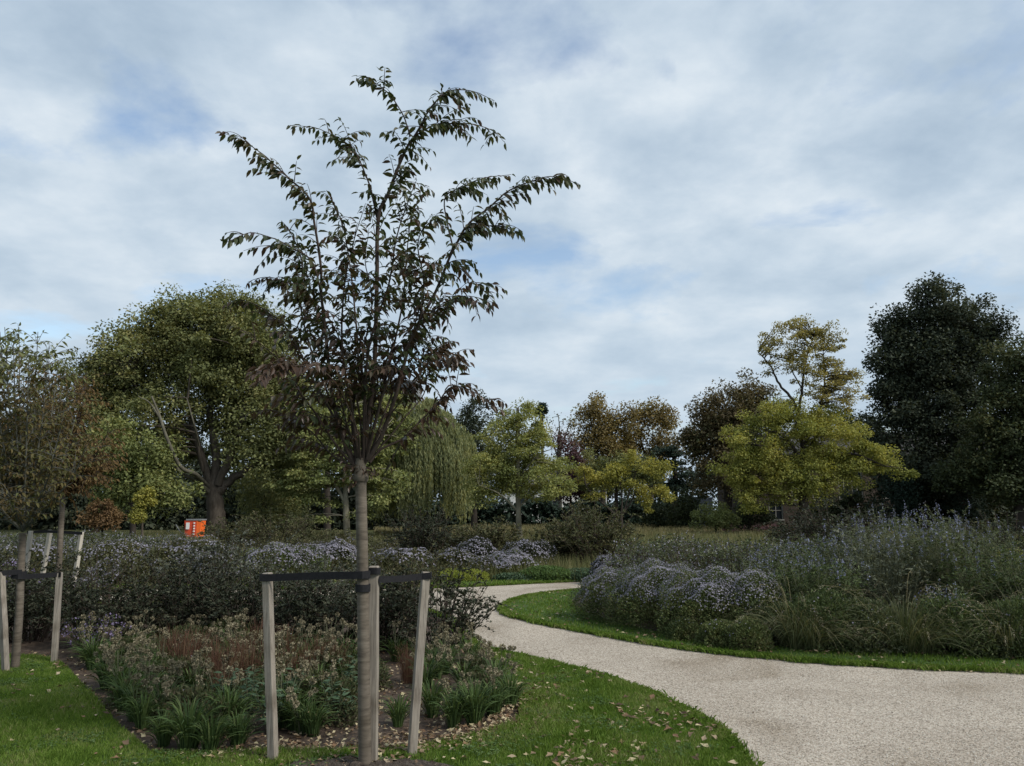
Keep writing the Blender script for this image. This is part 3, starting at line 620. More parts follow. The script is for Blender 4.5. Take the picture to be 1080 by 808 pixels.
# weeping willow
def willow(D=46):
    base=GX(448,D); root=empty('weeping_willow',base,'large weeping willow with long hanging pale green strands','tree')
    mb=MB(); c0=P(448,500,D)
    l=smoothline([base+[0,0,-.1],base+[0,0,.5],P(446,535,D),P(450,500,D),P(448,465,D)],5); V,fc=tubes(l,np.linspace(.4,.2,len(l)),9); mb.add(V,fc)
    nb=110; n=nb*26; ab=rng.uniform(0,2*math.pi,nb); ab[:28]=rng.uniform(-2.4,-.7,28); rb=rng.random(nb)**.45; lb_=rng.uniform(.35,1.35,nb)
    bi=np.repeat(np.arange(nb),26); a=ab[bi]+rng.normal(0,.07,n)/(rb[bi]+.2); rr_=np.clip(rb[bi]+rng.normal(0,.05,n),0,1)
    cx_,ax=P(446,440,D)[0],56*D/F; top=P(450,420,D)[2]
    sx_=cx_+ax*rr_*np.cos(a)*.82; sy=D+3.0*rr_*np.sin(a)
    # lobed top, higher in the middle, a lower shoulder on each side
    zt=top-(rr_**2)*2.4-rng.uniform(0,1.1,nb)[bi]-.25*rng.random(n)
    zt=np.where(sx_>cx_+ax*.35,zt-1.0*rng.random(n),zt)
    p1=np.stack([sx_+.35*np.cos(a),sy+.35*np.sin(a),zt],1)
    ln=np.clip(rng.normal(3.6,.9,n)*lb_[bi],.8,6.2)*(.45+.6*rr_)
    zb=np.maximum(zt-ln,.7+1.0*rng.random(n))
    lvC=[];lvD=[]
    for i in range(n):
        m=int(12+ (zt[i]-zb[i])/.085); t=np.linspace(0,1,m)
        z=zt[i]-(zt[i]-zb[i])*t; sw=np.array([math.cos(a[i]),math.sin(a[i])])*.5
        off=(1-np.exp(-t*5))*1; x=p1[i,0]+sw[0]*off; y=p1[i,1]+sw[1]*off
        q=np.stack([x,y,z+.25*np.sin(np.minimum(t*6,math.pi))*0.8],1)+rng.normal(0,.035,(m,3)); lvC.append(q); lvD.append(nrm(rng.normal(0,.28,(m,3))+[0,0,-1]))
    for i in range(0,n,22):
        s=l[rng.integers(len(l)//2,len(l))]; b=bez(s[None],((s+p1[i])/2+[0,0,.8])[None],p1[i][None],7)[0]; V,fc=tubes(b,np.linspace(.10,.02,7),4); mb.add(V,fc)
    C=np.concatenate(lvC);Dd=np.concatenate(lvD); k=len(C); s=rng.uniform(.16,.30,k); V,fc=rhombi(C,Dd,rdir(k),s,s*.22)
    mb.build('trunk',M['bark_dark'],root,smooth=True,loc=base); m=MB(); m.add(V,fc); m.build('crown',M['willow_leaf'],root,loc=base)
willow()
tree('broadleaf_tree','dark round tree between the willow and the layered lime tree',[(500,556),(500,520)],60,.3,[([(500,520),(492,480),(488,450)],.15)],B((500,458,32,34,0),(485,485,28,40,0),(512,495,26,42,0),(520,442,17,17,0)),'dark_leaf','bark_dark',per=60,size=.28,clump=1.0)
tree('broadleaf_tree','pale lime green tree of flat layers with one straight trunk',[(548,569),(547,550),(546,500),(546,450),(546,430)],40,.15,
 [([(547,540),(525,520),(505,512)],.06,-1),([(547,535),(570,515),(592,505)],.06,1),([(546,510),(522,490),(505,480)],.05,1),([(546,505),(568,480),(588,472)],.05,-1),([(546,480),(530,455)],.04,0),([(546,470),(565,445)],.04,0)],
 B((546,442,30,19,0),(546,465,42,20,0,1.1),(535,488,46,20,0,1.1),(560,488,42,20,1,1.1),(524,508,36,16,0),(574,508,34,16,-1),(546,512,46,14,0,.8),(512,526,24,10,0,.8),(585,523,22,11,.5,.8),(506,500,18,13,0,.8),(552,428,17,9,0),(590,490,14,14,0),(530,455,20,16,0),(565,455,18,16,0)),
 'lime_leaf','bark_pale',per=50,size=.15,clump=.55,flat=.5,droop=.3,twigs=.7,twr=.02)
tree('pine_tree','distant dark pine poking above the lime tree',[(572,560),(572,430)],95,.25,[],B((572,432,9,6,0),(568,436,6,4,0),(566,450,7,5,0)),'conifer_leaf','bark_dark',per=50,size=.35,clump=.5)
tree('bare_tree','nearly bare grey tree behind the lime tree',[(590,560),(590,480),(590,455)],80,.3,[([(590,490),(582,460),(576,440)],.1),([(590,480),(598,455),(604,442)],.1),([(590,470),(590,448),(588,436)],.1),([(590,500),(606,470),(614,455)],.1)],B((590,452,20,14,0,.9)),'dusk_leaf','twig_grey',per=5,size=.3,clump=.7,twigs=1,twr=.05)
tree('broadleaf_tree','dark purple leaved tree beside the lime tree',[(602,560),(602,530)],60,.2,[([(602,530),(600,500)],.1)],B((602,482,18,22,0),(596,505,16,26,0),(612,508,16,24,0)),'purple_leaf','bark_dark',per=60,size=.26,clump=.8)
tree('broadleaf_tree','golden brown tree, the left of two billowing autumn crowns',[(636,560),(636,500)],72,.35,[([(636,500),(626,460),(622,440)],.15),([(636,500),(648,460),(655,440)],.15)],B((632,445,26,24,0),(620,458,18,20,0),(652,460,28,28,0),(634,480,32,24,0),(613,475,12,16,0),(626,433,14,11,0),(660,440,12,12,0)),'gold_leaf','bark_dark',per=60,size=.32,clump=1.1)
tree('broadleaf_tree','golden brown tree, the right of two billowing autumn crowns',[(688,560),(686,500)],74,.35,[([(686,500),(675,460),(672,440)],.15),([(686,500),(696,460),(700,440)],.15)],B((688,446,24,24,0),(668,445,18,20,0),(700,458,14,26,0),(682,475,30,26,0),(694,432,12,11,0)),'gold_leaf','bark_dark',per=60,size=.32,clump=1.1)
tree('broadleaf_tree','low domed olive tree under the golden brown crowns',[(650,560),(650,515)],58,.2,[([(650,515),(645,490)],.1)],B((652,490,34,22,0),(630,504,26,20,0),(672,504,26,20,0)),'plane_leaf','bark_dark',per=60,size=.24,clump=.85)
tree('conifer_tree','dark spreading cedar behind the small yellow tree',[(712,560),(712,500),(710,475)],64,.25,[([(712,510),(695,500)],.08),([(712,500),(730,492)],.08)],B((705,478,20,10,0),(712,495,26,10,0),(708,512,30,10,0),(722,528,20,8,0),(690,490,18,12,0),(730,505,14,12,0)),'conifer_leaf','bark_dark',per=70,size=.25,clump=.75,flat=.3)
tree('small_tree','small bright yellow tree with forked trunk on the meadow',[(656,566),(655,550),(655,543)],44,.14,
 [([(655,548),(640,535),(625,522),(618,512)],.08,-.5),([(655,545),(665,530),(672,518),(690,512)],.07,.5),([(655,546),(656,525),(652,500)],.07),([(657,543),(668,505),(675,490)],.05)],
 B((655,497,18,13,0,1.1),(668,487,13,12,0),(640,505,16,12,0),(622,507,12,12,0,.9),(684,498,14,11,0),(700,492,8,7,0),(690,517,14,10,0),(700,526,9,10,0),(680,530,12,8,0,.8),(630,522,12,7,0,.7),(672,512,16,10,0),(616,498,8,8,0)),
 'yellow_leaf','bark_dark',per=64,size=.15,clump=.5,flat=.65,twigs=.6,twr=.025)
tree('broadleaf_tree','dusky brown green tree left of the wide yellow tree',[(768,560),(768,520),(768,490)],56,.35,[([(768,500),(755,460),(748,430)],.15),([(768,500),(785,450),(790,420)],.15)],B((772,430,30,32,0),(790,412,24,16,0),(752,445,20,30,0),(745,480,26,40,0),(775,480,36,46,0),(760,450,34,34,1),(785,425,26,24,1),(735,465,8,12,0),(724,462,5,8,0,.6),(800,440,26,30,0)),'dusk_leaf','bark_dark',per=60,size=.27,clump=.95)
lmb('lime_leaf2',(.06,.07,.012),(.095,.105,.018),(.13,.13,.022),(.17,.15,.028),trans=.38,scale=.4)
YT=tree('broadleaf_tree','wide yellow green tree with a thin see-through top',[(848,566),(848,540),(846,500),(848,470)],46,.32,
 [([(847,500),(835,470),(815,455),(800,470)],.13,-1),([(848,480),(842,445),(838,425),(822,405),(812,385),(800,372)],.13,0),([(842,440),(846,410),(850,380),(858,355)],.10,.3),([(848,470),(862,440),(868,415),(870,395),(868,370)],.11,.6),([(848,490),(880,480),(905,480),(935,492)],.12,-1),([(848,480),(870,450),(890,430)],.1,1),([(848,510),(820,500),(790,505)],.1,0),([(866,420),(885,405),(897,400)],.05),([(846,410),(835,390),(830,370)],.05)],
 B((835,445,42,24,0),(800,462,34,26,0),(870,458,42,24,0),(785,488,28,24,0),(825,490,45,26,0),(870,490,45,22,0),(905,480,34,17,0),(930,490,26,11,0),(950,496,16,6,0),(800,515,34,18,0),(845,518,36,16,0),(890,510,24,12,0),(775,505,18,18,0),(790,535,18,8,0,.8),(830,432,28,14,0),(862,436,22,14,0,.7),(885,432,20,14,0,.7)),
 'lime_leaf2','bark_dark',per=72,size=.165,clump=.65,flat=.6,droop=.3,twigs=.5)
V,fc,cc=crown_leaves(B((842,348,32,15,0,.8),(870,358,20,18,0,.7),(812,362,20,16,0,.6),(845,375,44,22,0,.45),(880,390,24,18,0,.7),(892,404,20,14,0,.8),(860,410,34,16,0,.5),(808,388,14,12,0,.5),(890,418,22,14,0,.8)),46,34,.17,.5,.5,.2,.6)
base=np.array(YT.location); m=MB(); m.add(V,fc); m.build('top_crown',M['thin_gold'],YT,loc=base)
mb=MB()
sk=np.concatenate([smoothline([P(x,y,46) for x,y in q],6) for q in [[(838,425),(822,405),(812,385),(800,372)],[(842,440),(846,410),(850,380),(858,355)],[(862,440),(868,415),(870,395),(868,370)]]])
for c in cc:
    j=int(np.argmin(np.linalg.norm(sk-c,axis=1)+np.where(sk[:,2]>c[2],1.5,0))); b=bez(sk[j][None],((sk[j]+c)/2+[0,0,.2])[None],c[None],5)[0]; V,fc=tubes(b,np.linspace(.035,.01,5),4); mb.add(V,fc)
mb.build('branch_sprays',M['bark_dark'],YT,loc=base)
# dark group on the right
tree('broadleaf_tree','tallest dark tree of the right hand group, rounded blackish crown',[(978,560),(980,520),(982,480)],52,.5,
 [([(982,500),(965,440),(950,390)],.2),([(982,490),(990,420),(995,350)],.22),([(982,500),(1010,450),(1025,400)],.2),([(985,400),(975,350),(985,320)],.12)],
 B((985,335,42,34,0),(950,345,34,20,0),(1018,340,36,30,0),(945,375,28,22,0),(985,385,55,38,0),(1040,375,34,34,0),(925,385,14,9,0,.7),(935,410,20,12,0,.6),(960,430,40,36,0),(1010,435,60,45,0),(960,490,50,40,0),(1010,500,60,40,0),(995,303,22,12,0),(940,335,16,10,0),(935,460,26,30,0),(960,375,44,40,1),(1005,375,50,45,1),(975,315,34,20,0),(1022,335,28,26,1),(945,415,32,30,1),(1040,350,22,24,0)),
 'dark_leaf','bark_dark',per=62,size=.28,clump=.95,flat=.85,twigs=.3)
lm('dark_olive',(.013,.018,.008),(.022,.030,.012),(.034,.042,.016),(.055,.052,.018),trans=.2,scale=.3)
tree('broadleaf_tree','dark olive tree at the right edge, lower than the tall dark tree',[(1075,562),(1078,520),(1078,480)],45,.4,[([(1078,500),(1060,440)],.2),([(1078,500),(1100,430)],.2)],
 B((1070,420,40,50,0),(1050,460,40,40,0),(1100,400,50,55,0),(1060,500,55,30,0),(1110,480,60,60,0),(1065,375,22,24,0,.8),(1020,498,40,20,1)),'dark_olive','bark_dark',per=60,size=.24,clump=.85,flat=.7,droop=.2)
tree('broadleaf_tree','dark green tree between wide yellow tree and tall dark tree',[(912,560),(912,500)],66,.3,[([(912,500),(905,460)],.15)],B((905,455,26,30,0),(925,480,26,40,0),(890,480,24,30,0),(880,440,16,12,0,.8)),'dark_olive','bark_dark',per=60,size=.3,clump=1.1)
tree('conifer_tree','narrow blackish yew in front of the brick house',[(1018,562),(1018,545)],50,.2,[],B((1018,520,16,28,0),(1018,545,18,16,0)),'conifer_leaf','bark_dark',per=70,size=.2,clump=.7)
tree('conifer_tree','broad blackish yew beside the tall dark tree trunk',[(945,562),(945,545)],50,.2,[],B((945,520,22,26,0),(940,545,22,14,0)),'conifer_leaf','bark_dark',per=70,size=.2,clump=.7)
# shrubs of the far edge
tree('shrub','rounded fresh green laurel bush at the foot of the wide yellow tree',[(755,563),(755,555)],48,.08,[],B((755,543,22,12,0),(745,548,14,8,0),(768,546,14,9,0)),'green_leaf','bark_dark',per=60,size=.17,clump=.45,cat='shrub')
tree('shrub','dark grey green bush right of the laurel bush',[(790,563),(790,555)],49,.08,[],B((788,542,18,14,0),(800,545,14,12,0)),'dark_olive','bark_dark',per=60,size=.18,clump=.5,cat='shrub')

for (x,yt,w_,D,lab) in [(900,512,34,54,'dark bush hiding the brick house right of the wide yellow tree'),(862,528,24,55,'dark low bush under the wide yellow tree'),(1000,508,40,53,'dark bush between narrow yew and broad yew'),(1065,505,38,54,'dark bush in front of the last windows at the right edge'),(968,515,26,56,'dark bush by the tall dark tree trunk'),(728,515,20,58,'dark bush right of the cedar'),(700,528,26,60,'dark low bush below the cedar')]:
    tree('shrub',lab,[(x,556),(x,548)],D,.1,[],B((x,(yt+556)/2,w_,(556-yt)*.55,0),(x-w_*.5,(yt+556)/2+8,w_*.5,(556-yt)*.4,0)),'dark_olive' if x!=1000 else 'dark_leaf','bark_dark',per=45,size=.24,clump=.75,cat='shrub')
# the row of trees closing the view
for (x,w_,yt,D,lf,lab) in [(455,44,478,88,'dark_leaf','dark background tree behind the willow'),(560,40,490,92,'dark_olive','dark background tree behind the lime tree'),(618,36,486,94,'dusk_leaf','brownish background tree behind the purple leaved tree'),(665,40,480,90,'dark_olive','dark background tree behind the small yellow tree'),(742,34,474,88,'dark_leaf','dark background tree right of the cedar'),(290,60,455,80,'dark_olive','dark background tree right behind the huge tree'),(180,70,450,85,'dark_leaf','dark background tree left behind the huge tree'),(40,70,440,82,'dark_olive','dark background tree behind the fanned young tree'),(400,50,455,86,'dark_leaf','dark background tree behind the young tree trunk'),(850,60,470,80,'dark_leaf','dark background tree behind the wide yellow tree')]:
    h=552-yt
    tree('broadleaf_tree',lab,[(x,552),(x,530)],D,.3,[],B((x,yt+h*.3,w_,h*.32,0),(x-w_*.5,yt+h*.62,w_*.7,h*.36,0),(x+w_*.5,yt+h*.6,w_*.7,h*.36,0)),lf,'bark_dark',per=34,size=.5,clump=1.7,twigs=.1)
# dark hedges below the crowns
def hedge(name,label,x0,x1,D,ytop,leaf,dep=1.6,per=42,size=.26,seg=14,cat='hedge',wob_=3):
    c0=GX((x0+x1)/2,D); mb=MB(); C=[];Dr=[];Nn=[]
    step=max(1.2*F/D,6); xs=np.arange(x0,x1,step*.35)
    for x in xs:
        top=P(x,ytop+wob_*math.sin(x*.13)+rng.normal(0,1),D)[2]
        for z in np.arange(.2,max(top,.5),.42):
            k=int(per*.95); q=P(x+rng.normal(0,3),537,D)
            c=np.array([q[0],D+rng.uniform(-dep/2,dep/2),z]); off=rdir(k)*rng.random((k,1))**.4*np.array([.7,.6,.42])
            C.append(c+off);Nn.append(nrm(off+[0,-.2,.5]+rng.normal(0,.4,(k,3))));Dr.append(rdir(k))
    C=np.concatenate(C);k=len(C);s=size*rng.uniform(.6,1.3,k);V,fc=rhombi(C,np.concatenate(Dr),np.concatenate(Nn),s,s*.65)
    mb.add(V,fc); o=mb.build(name,M[leaf],loc=c0); tag(o,label,cat); return o
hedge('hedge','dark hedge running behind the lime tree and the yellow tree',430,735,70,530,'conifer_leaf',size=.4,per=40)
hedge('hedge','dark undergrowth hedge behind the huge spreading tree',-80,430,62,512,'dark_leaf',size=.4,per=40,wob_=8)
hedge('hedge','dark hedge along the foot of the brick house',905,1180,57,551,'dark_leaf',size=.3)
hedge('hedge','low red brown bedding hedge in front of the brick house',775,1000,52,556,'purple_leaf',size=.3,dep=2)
# ---------- houses ----------
M['brick']=noisemat('brick_wall',[(.3,(.05,.038,.031)),(.7,(.09,.07,.056))],scale=9,bump=.2)
M['render']=noisemat('white_render',[(.3,(.66,.66,.64)),(.7,(.78,.78,.76))],scale=2,bump=.05)
M['roof']=noisemat('roof_tiles',[(.3,(.04,.04,.045)),(.7,(.09,.085,.085))],scale=7,bump=.4)
M['white_paint']=noisemat('white_paint',[(.3,(.26,.25,.22)),(.7,(.36,.35,.32))],scale=4,bump=.05)
M['grey_panel']=noisemat('grey_panels',[(.3,(.16,.17,.18)),(.7,(.24,.25,.26))],scale=3,bump=.1)
def glassm():
    m,nt,out=newmat('window_glass'); b=N(nt,'ShaderNodeBsdfPrincipled'); b.inputs['Base Color'].default_value=(.02,.025,.03,1); b.inputs['Roughness'].default_value=.08; b.inputs['Specular IOR Level'].default_value=.6
    nt.links.new(b.outputs[0],out.inputs[0]); return m
M['glass']=glassm()
def box(mb,x0,x1,y0,y1,z0,z1):
    v=[(x,y,z) for z in (z0,z1) for x,y in ((x0,y0),(x1,y0),(x1,y1),(x0,y1))]
    mb.add(v,[(0,3,2,1),(4,5,6,7),(0,1,5,4),(1,2,6,5),(2,3,7,6),(3,0,4,7)])
def window(parent,x0,x1,z0,z1,y,loc,fr=.09,bars=1,rows=1):
    mb=MB(); box(mb,x0-fr,x0,y-.06,y+.05,z0,z1+fr);box(mb,x1,x1+fr,y-.06,y+.05,z0,z1+fr);box(mb,x0,x1,y-.06,y+.05,z1,z1+fr)
    for i in range(bars): xx=x0+(x1-x0)*(i+1)/(bars+1); box(mb,xx-.03,xx+.03,y-.04,y+.03,z0,z1)
    for i in range(rows): zz=z0+(z1-z0)*(i+1)/(rows+1); box(mb,x0,x1,y-.035,y+.025,zz-.025,zz+.025)
    f=mb.build('window',M['white_paint'],parent,loc=loc)
    m=MB(); box(m,x0,x1,y-.01,y+.01,z0,z1); m.build('pane',M['glass'],f,loc=(0,0,0)) if False else None
    m2=MB(); box(m2,x0,x1,y+.0,y+.018,z0,z1); m2.build('pane',M['glass'],f,loc=loc)
    m3=MB(); box(m3,x0-fr-.05,x1+fr+.05,y-.16,y+.05,z0-.1,z0); m3.build('sill',M['white_paint'],f,loc=loc)
def house(name,label,x0,x1,D,ztop,wall,wins,depth=9,roofh=3.0,fr=.09):
    a=P(x0,537,D)[0]; b=P(x1,537,D)[0]; c=((a+b)/2,D,0); root=empty(name,c,label,'house')
    # front wall with real openings, butted strips
    W=[(P(w[0],537,D)[0],P(w[1],537,D)[0],P(0,w[3],D)[2],P(0,w[2],D)[2]) for w in wins]
    xs=sorted({a,b,*[w[0] for w in W],*[w[1] for w in W]}); mb=MB()
    for i in range(len(xs)-1):
        xm=(xs[i]+xs[i+1])/2; ws=sorted([(w[2],w[3]) for w in W if w[0]<xm<w[1]]); z=-.1
        for lo,hi in ws:
            if lo>z: box(mb,xs[i],xs[i+1],D,D+.3,z,lo)
            z=hi
        box(mb,xs[i],xs[i+1],D,D+.3,z,ztop)
    box(mb,a,a+.3,D+.3,D+depth,-.1,ztop); box(mb,b-.3,b,D+.3,D+depth,-.1,ztop); box(mb,a,b,D+depth,D+depth+.3,-.1,ztop)
    mb.build('wall',M[wall],root,loc=c)
    for w in W: window(root,w[0]+fr,w[1]-fr,w[2]+.1,w[3]-fr,D+.12,c,fr)
    mb=MB(); o=.5; A=[(a-o,D-o,ztop),(b+o,D-o,ztop),(b+o,D+depth+o,ztop),(a-o,D+depth+o,ztop),(a+depth*.4,D+depth/2,ztop+roofh),(b-depth*.4,D+depth/2,ztop+roofh)]
    mb.add(A,[(0,1,5,4),(2,3,4,5)]); mb.add(A,[(1,2,5),(3,0,4)]); mb.add([(p[0],p[1],p[2]-.15) for p in A[:4]],[(3,2,1,0)])
    for i,j in ((0,1),(1,2),(2,3),(3,0)): 
        p,q=A[i],A[j]; mb.add([(p[0],p[1],ztop-.15),(q[0],q[1],ztop-.15),q,p],[(0,1,2,3)])
    mb.build('roof',M['roof'],root,loc=c); return root
bh=house('brick_house','long brown brick house with white framed windows behind the dark trees',790,1200,62,6.0,'brick',
 [(811,826,528,549),(836,850,503,528),(858,874,503,528),(886,898,497,527),(900,912,497,527),(985,1005,497,524),(1020,1037,497,523),(1048,1068,493,523),(1085,1105,495,523),(932,950,500,526)],roofh=2.2)
wh=house('white_house','low white house glimpsed under the lime tree',530,640,84,4.2,'render',[(574,592,520,536),(548,560,518,532),(612,630,522,534)],roofh=2.0,depth=8)
# pale board fence between the cedar and the dusky tree
def boardfence(x0,x1,D,z1,label):
    a=P(x0,537,D)[0]; b=P(x1,537,D)[0]; c=((a+b)/2,D,0); root=empty('board_fence',c,label,'fence'); mb=MB(); x=a
    while x<b: box(mb,x,min(x+.17,b),D+rng.uniform(-.01,.01),D+.03,.08,z1+rng.uniform(-.02,.02)); x+=.18
    mb.build('boards',M['grey_panel'],root,loc=c); mb=MB(); box(mb,a,b,D+.04,D+.1,.4,.5); box(mb,a,b,D+.04,D+.1,z1-.5,z1-.4); mb.build('rail',M['grey_panel'],root,loc=c)
    x=a
    while x<b: m=MB(); box(m,x,x+.1,D+.1,D+.2,-.1,z1+.05); m.build('post',M['grey_panel'],root,loc=c); x+=2
boardfence(712,752,72,2.7,'pale grey board fence between the cedar and dusky brown tree')
# high building peeping over the willow
def tower():
    D=170; a=P(398,537,D)[0]; b=P(435,537,D)[0]; z=P(0,401,D)[2]; c=((a+b)/2,D,0)
    root=empty('high_rise',c,'grey flat roofed high building peeping above the willow','building')
    mb=MB(); box(mb,a,b,D,D+12,-.1,z-.5); box(mb,a-.3,b+.3,D-.3,D+12.3,z-.5,z); mb.build('wall',M['grey_panel'],root,loc=c)
    for k in range(7):
        m=MB(); zz=z-2.6-k*3.1; box(m,a+.4,b-.4,D-.05,D+.02,zz,zz+1.5); m.build('window',M['glass'],root,loc=c)
tower()
# red and orange box at the foot of the huge tree
def crate():
    D=38; a=P(195.5,537,D)[0]; b=P(213,537,D)[0]; zb=P(0,565,D)[2]; zb=.0; z1=P(0,549,D)[2]; zl=P(0,565,D)[2]
    c=((a+b)/2,D,0); root=empty('litter_container',c,'bright red and orange container with white marks on a low grey frame','container')
    m1,nt,out=newmat('red_plastic'); bb=N(nt,'ShaderNodeBsdfPrincipled'); bb.inputs['Base Color'].default_value=(.62,.075,.03,1); bb.inputs['Roughness'].default_value=.45; nt.links.new(bb.outputs[0],out.inputs[0])
    m2,nt,out=newmat('orange_plastic'); bb=N(nt,'ShaderNodeBsdfPrincipled'); bb.inputs['Base Color'].default_value=(.9,.16,.03,1); bb.inputs['Roughness'].default_value=.45; nt.links.new(bb.outputs[0],out.inputs[0])
    z0=.25; h=z1; s=(b-a)
    mb=MB()
    def taper(x0,x1,y0,y1,m,ins=.05):
        v=[(x0+ins*(x0<a+.1),y0+ins,z0),(x1-ins*(x1>b-.1),y0+ins,z0),(x1-ins*(x1>b-.1),y1,z0),(x0+ins*(x0<a+.1),y1,z0),(x0,y0,h),(x1,y0,h),(x1,y1,h),(x0,y1,h)]
        mb.add(v,[(0,3,2,1),(4,5,6,7),(0,1,5,4),(1,2,6,5),(2,3,7,6),(3,0,4,7)],m)
    taper(a,a+s*.45,D,D+.6,0); taper(a+s*.45+.004,a+s*.72,D,D+.6,0); taper(a+s*.72+.004,a+s*.8,D-.012,D+.6,1); taper(a+s*.8+.004,b,D,D+.6,1)
    mb.build('body',[m1,m2],root,loc=c)
    mb=MB(); box(mb,a+s*.12,a+s*.32,D-.03,D-.008,h-.42,h-.1); mb.build('panel',M['render'],root,loc=c)
    for k in range(5):
        mb=MB(); box(mb,a+s*.56,a+s*.64,D-.03,D-.008+.03,h-.16-k*.13,h-.09-k*.13); mb.build('mark',M['render'],root,loc=c)
    mb=MB(); box(mb,a+s*.1,b+.02,D-.03,D+.63,h+.004,h+.07); mb.build('rim',M['grey_panel'],root,loc=c)
    for dx in (.04,s-.1):
        for dy in (.1,.45): mb=MB(); box(mb,a+dx,a+dx+.06,D+dy,D+dy+.06,0,z0-.004); mb.build('leg',M['grey_panel'],root,loc=c)
    V,fc=tubes([(a-1.1,D+.2,.34),(a,D+.2,.3),(b-.1,D+.2,.22)],[.03]*3,6); mb=MB(); mb.add(V,fc); V,fc=tubes([(a-.5,D+.2,.85),(a-.25,D+.2,.5),(a,D+.2,.36)],[.025]*3,6); mb.add(V,fc); mb.build('handle',M['grey_panel'],root,loc=c)
crate()

# ---------- young trees on the left ----------
def young_left(name,label,base_px,D,stem,r0,fans,leafs,blobs,per,size,clump):
    return None
Dl=G(16,706,.03)[1]
def fan_tree():
    D=Dl; base=G(16,706,.03); root=empty('young_tree',base,'young tree at the left edge with upright fanned pale stems','tree')
    l=smoothline([base+[0,0,-.05],P(16,700,D),P(20,650,D),P(22,600,D),P(24,562,D)],5); mb=MB(); V,fc=tubes(l,np.linspace(.042,.033,len(l)),12); mb.add(V,fc); mb.build('trunk',M['bark_sap'],root,smooth=True,loc=base)
    top=P(24,560,D); tw=MB(); lv=MB()
    fans=[[(-30,420),0],[(-60,460),.3],[(-8,380),-.3],[(3,470),.2],[(0,350),.35],[(14,360),-.2],[(20,345),.5],[(30,380),-.5],[(40,350),.1],[(38,430),.6],[(52,365),-.3],[(62,380),.4],[(72,410),-.1],[(80,440),.3],[(92,470),-.4],[(-20,500),-.4],[(10,520),-.8],[(45,500),.8],[(60,470),-.7],[(25,400),.9],[(-40,380),-.8],[(70,350+30),.8],[(5,345),.0],[(-15,350),.5]]
    for (x,y),dy in fans:
        q=[top,P(24+(x-24)*.35,560+(y-560)*.25,D+dy*.3),P(24+(x-24)*.75,560+(y-560)*.62,D+dy*.7),P(x,y,D+dy)]
        l=smoothline(q,6); V,fc=tubes(l,np.linspace(.014,.003,len(l)),6); tw.add(V,fc)
        tot=np.linalg.norm(q[-1]-q[0])
        for _ in range(int(tot*34)):
            t=rng.uniform(.22,1); p0=l[int(t*(len(l)-1))]; d=nrm(rng.normal(0,.6,3)*[1,1,.4]+[0,0,.35]+(p0-top)*[.4,.4,.0]); Lt=rng.uniform(.12,.34)
            b=bez(p0[None],(p0+d*Lt*.5+[0,0,.03])[None],(p0+d*Lt-[0,0,.05*Lt])[None],5)[0]; V,fc=tubes(b,np.linspace(.004,.0015,5),3); tw.add(V,fc)
            z=p0[2]; m=1 if z>3.0+rng.normal(0,.12) else 0
            if t>.3: leaf_along(lv,b,.036,.085 if m else .07,m,start=.2)
    tw.build('branches',M['twig_grey'],root,smooth=True,loc=base); lv.build('leaves',[M['brown_leaf2'],M['pale_leaf']],root,loc=base)
lm('brown_leaf2',(.038,.028,.011),(.06,.042,.015),(.052,.058,.017),(.085,.052,.018),trans=.3,scale=1.5,var=.5)
fan_tree()
def second_tree():
    D=12.8; base=GX(59,D); root=empty('young_tree',base,'thin young tree with brown crown behind the fanned young tree','tree')
    l=smoothline([base+[0,0,-.05],P(60,620,D),P(64,560,D),P(66,530,D),P(66,500,D)],5); mb=MB(); V,fc=tubes(l,np.linspace(.05,.036,len(l)),10); mb.add(V,fc); mb.build('trunk',M['bark_sap'],root,smooth=True,loc=base)
    tw=MB(); lv=MB(); top=P(66,520,D)
    for i in range(34):
        x=rng.uniform(10,122); y=rng.uniform(375,490)+abs(x-64)*.35; dy=rng.uniform(-.8,.8); q=[top,P(66+(x-66)*.35,520+(y-520)*.3,D+dy*.3),P(66+(x-66)*.8,520+(y-520)*.7,D+dy*.8),P(x,y,D+dy)]
        l=smoothline(q,6); V,fc=tubes(l,np.linspace(.016,.004,len(l)),5); tw.add(V,fc); tot=np.linalg.norm(q[-1]-q[0])
        for _ in range(int(tot*24)):
            t=rng.uniform(.1,1); p0=l[int(t*(len(l)-1))]; d=nrm(rng.normal(0,.7,3)*[1,1,.35]+[0,0,.15]+(p0-top)*[.5,.5,0]); Lt=rng.uniform(.2,.5)
            b=bez(p0[None],(p0+d*Lt*.5+[0,0,.03])[None],(p0+d*Lt-[0,0,.1*Lt])[None],5)[0]; V,fc=tubes(b,np.linspace(.005,.002,5),3); tw.add(V,fc); leaf_along(lv,b,.045,.095,0,start=.1)
    tw.build('branches',M['twig'],root,loc=base); lv.build('leaves',[M['brown_leaf']],root,loc=base)
second_tree()
A0=G(6,709,.03); A1=P(1,603,A0[1]); stake(A0,A1,.054,'weathered wooden stake cut by the left edge beside the fanned tree',.4)
B0=G(57,699,.02); B1=P(63,604,B0[1]); stake(B0,B1,.054,'weathered wooden stake right of the fanned young tree',-.2)
ft=P(21.5,604,Dl)
strap([[A1+[-.1,-.03,-.02],A1+[.0,-.036,-.02],(A1+ft)/2+[0,-.05,.0],ft+[.05,-.055,.01]],[ft+[-.05,-.06,-.03],ft+[.05,-.06,-.035],(B1+ft)/2+[0,-.03,-.03],B1+[-.03,-.037,-.02],B1+[.035,-.036,-.02]]],.05,.004,'black rubber strap round the fanned young tree at the left edge',[(ft+[0,0,-.01],.055)])
Db=13.6
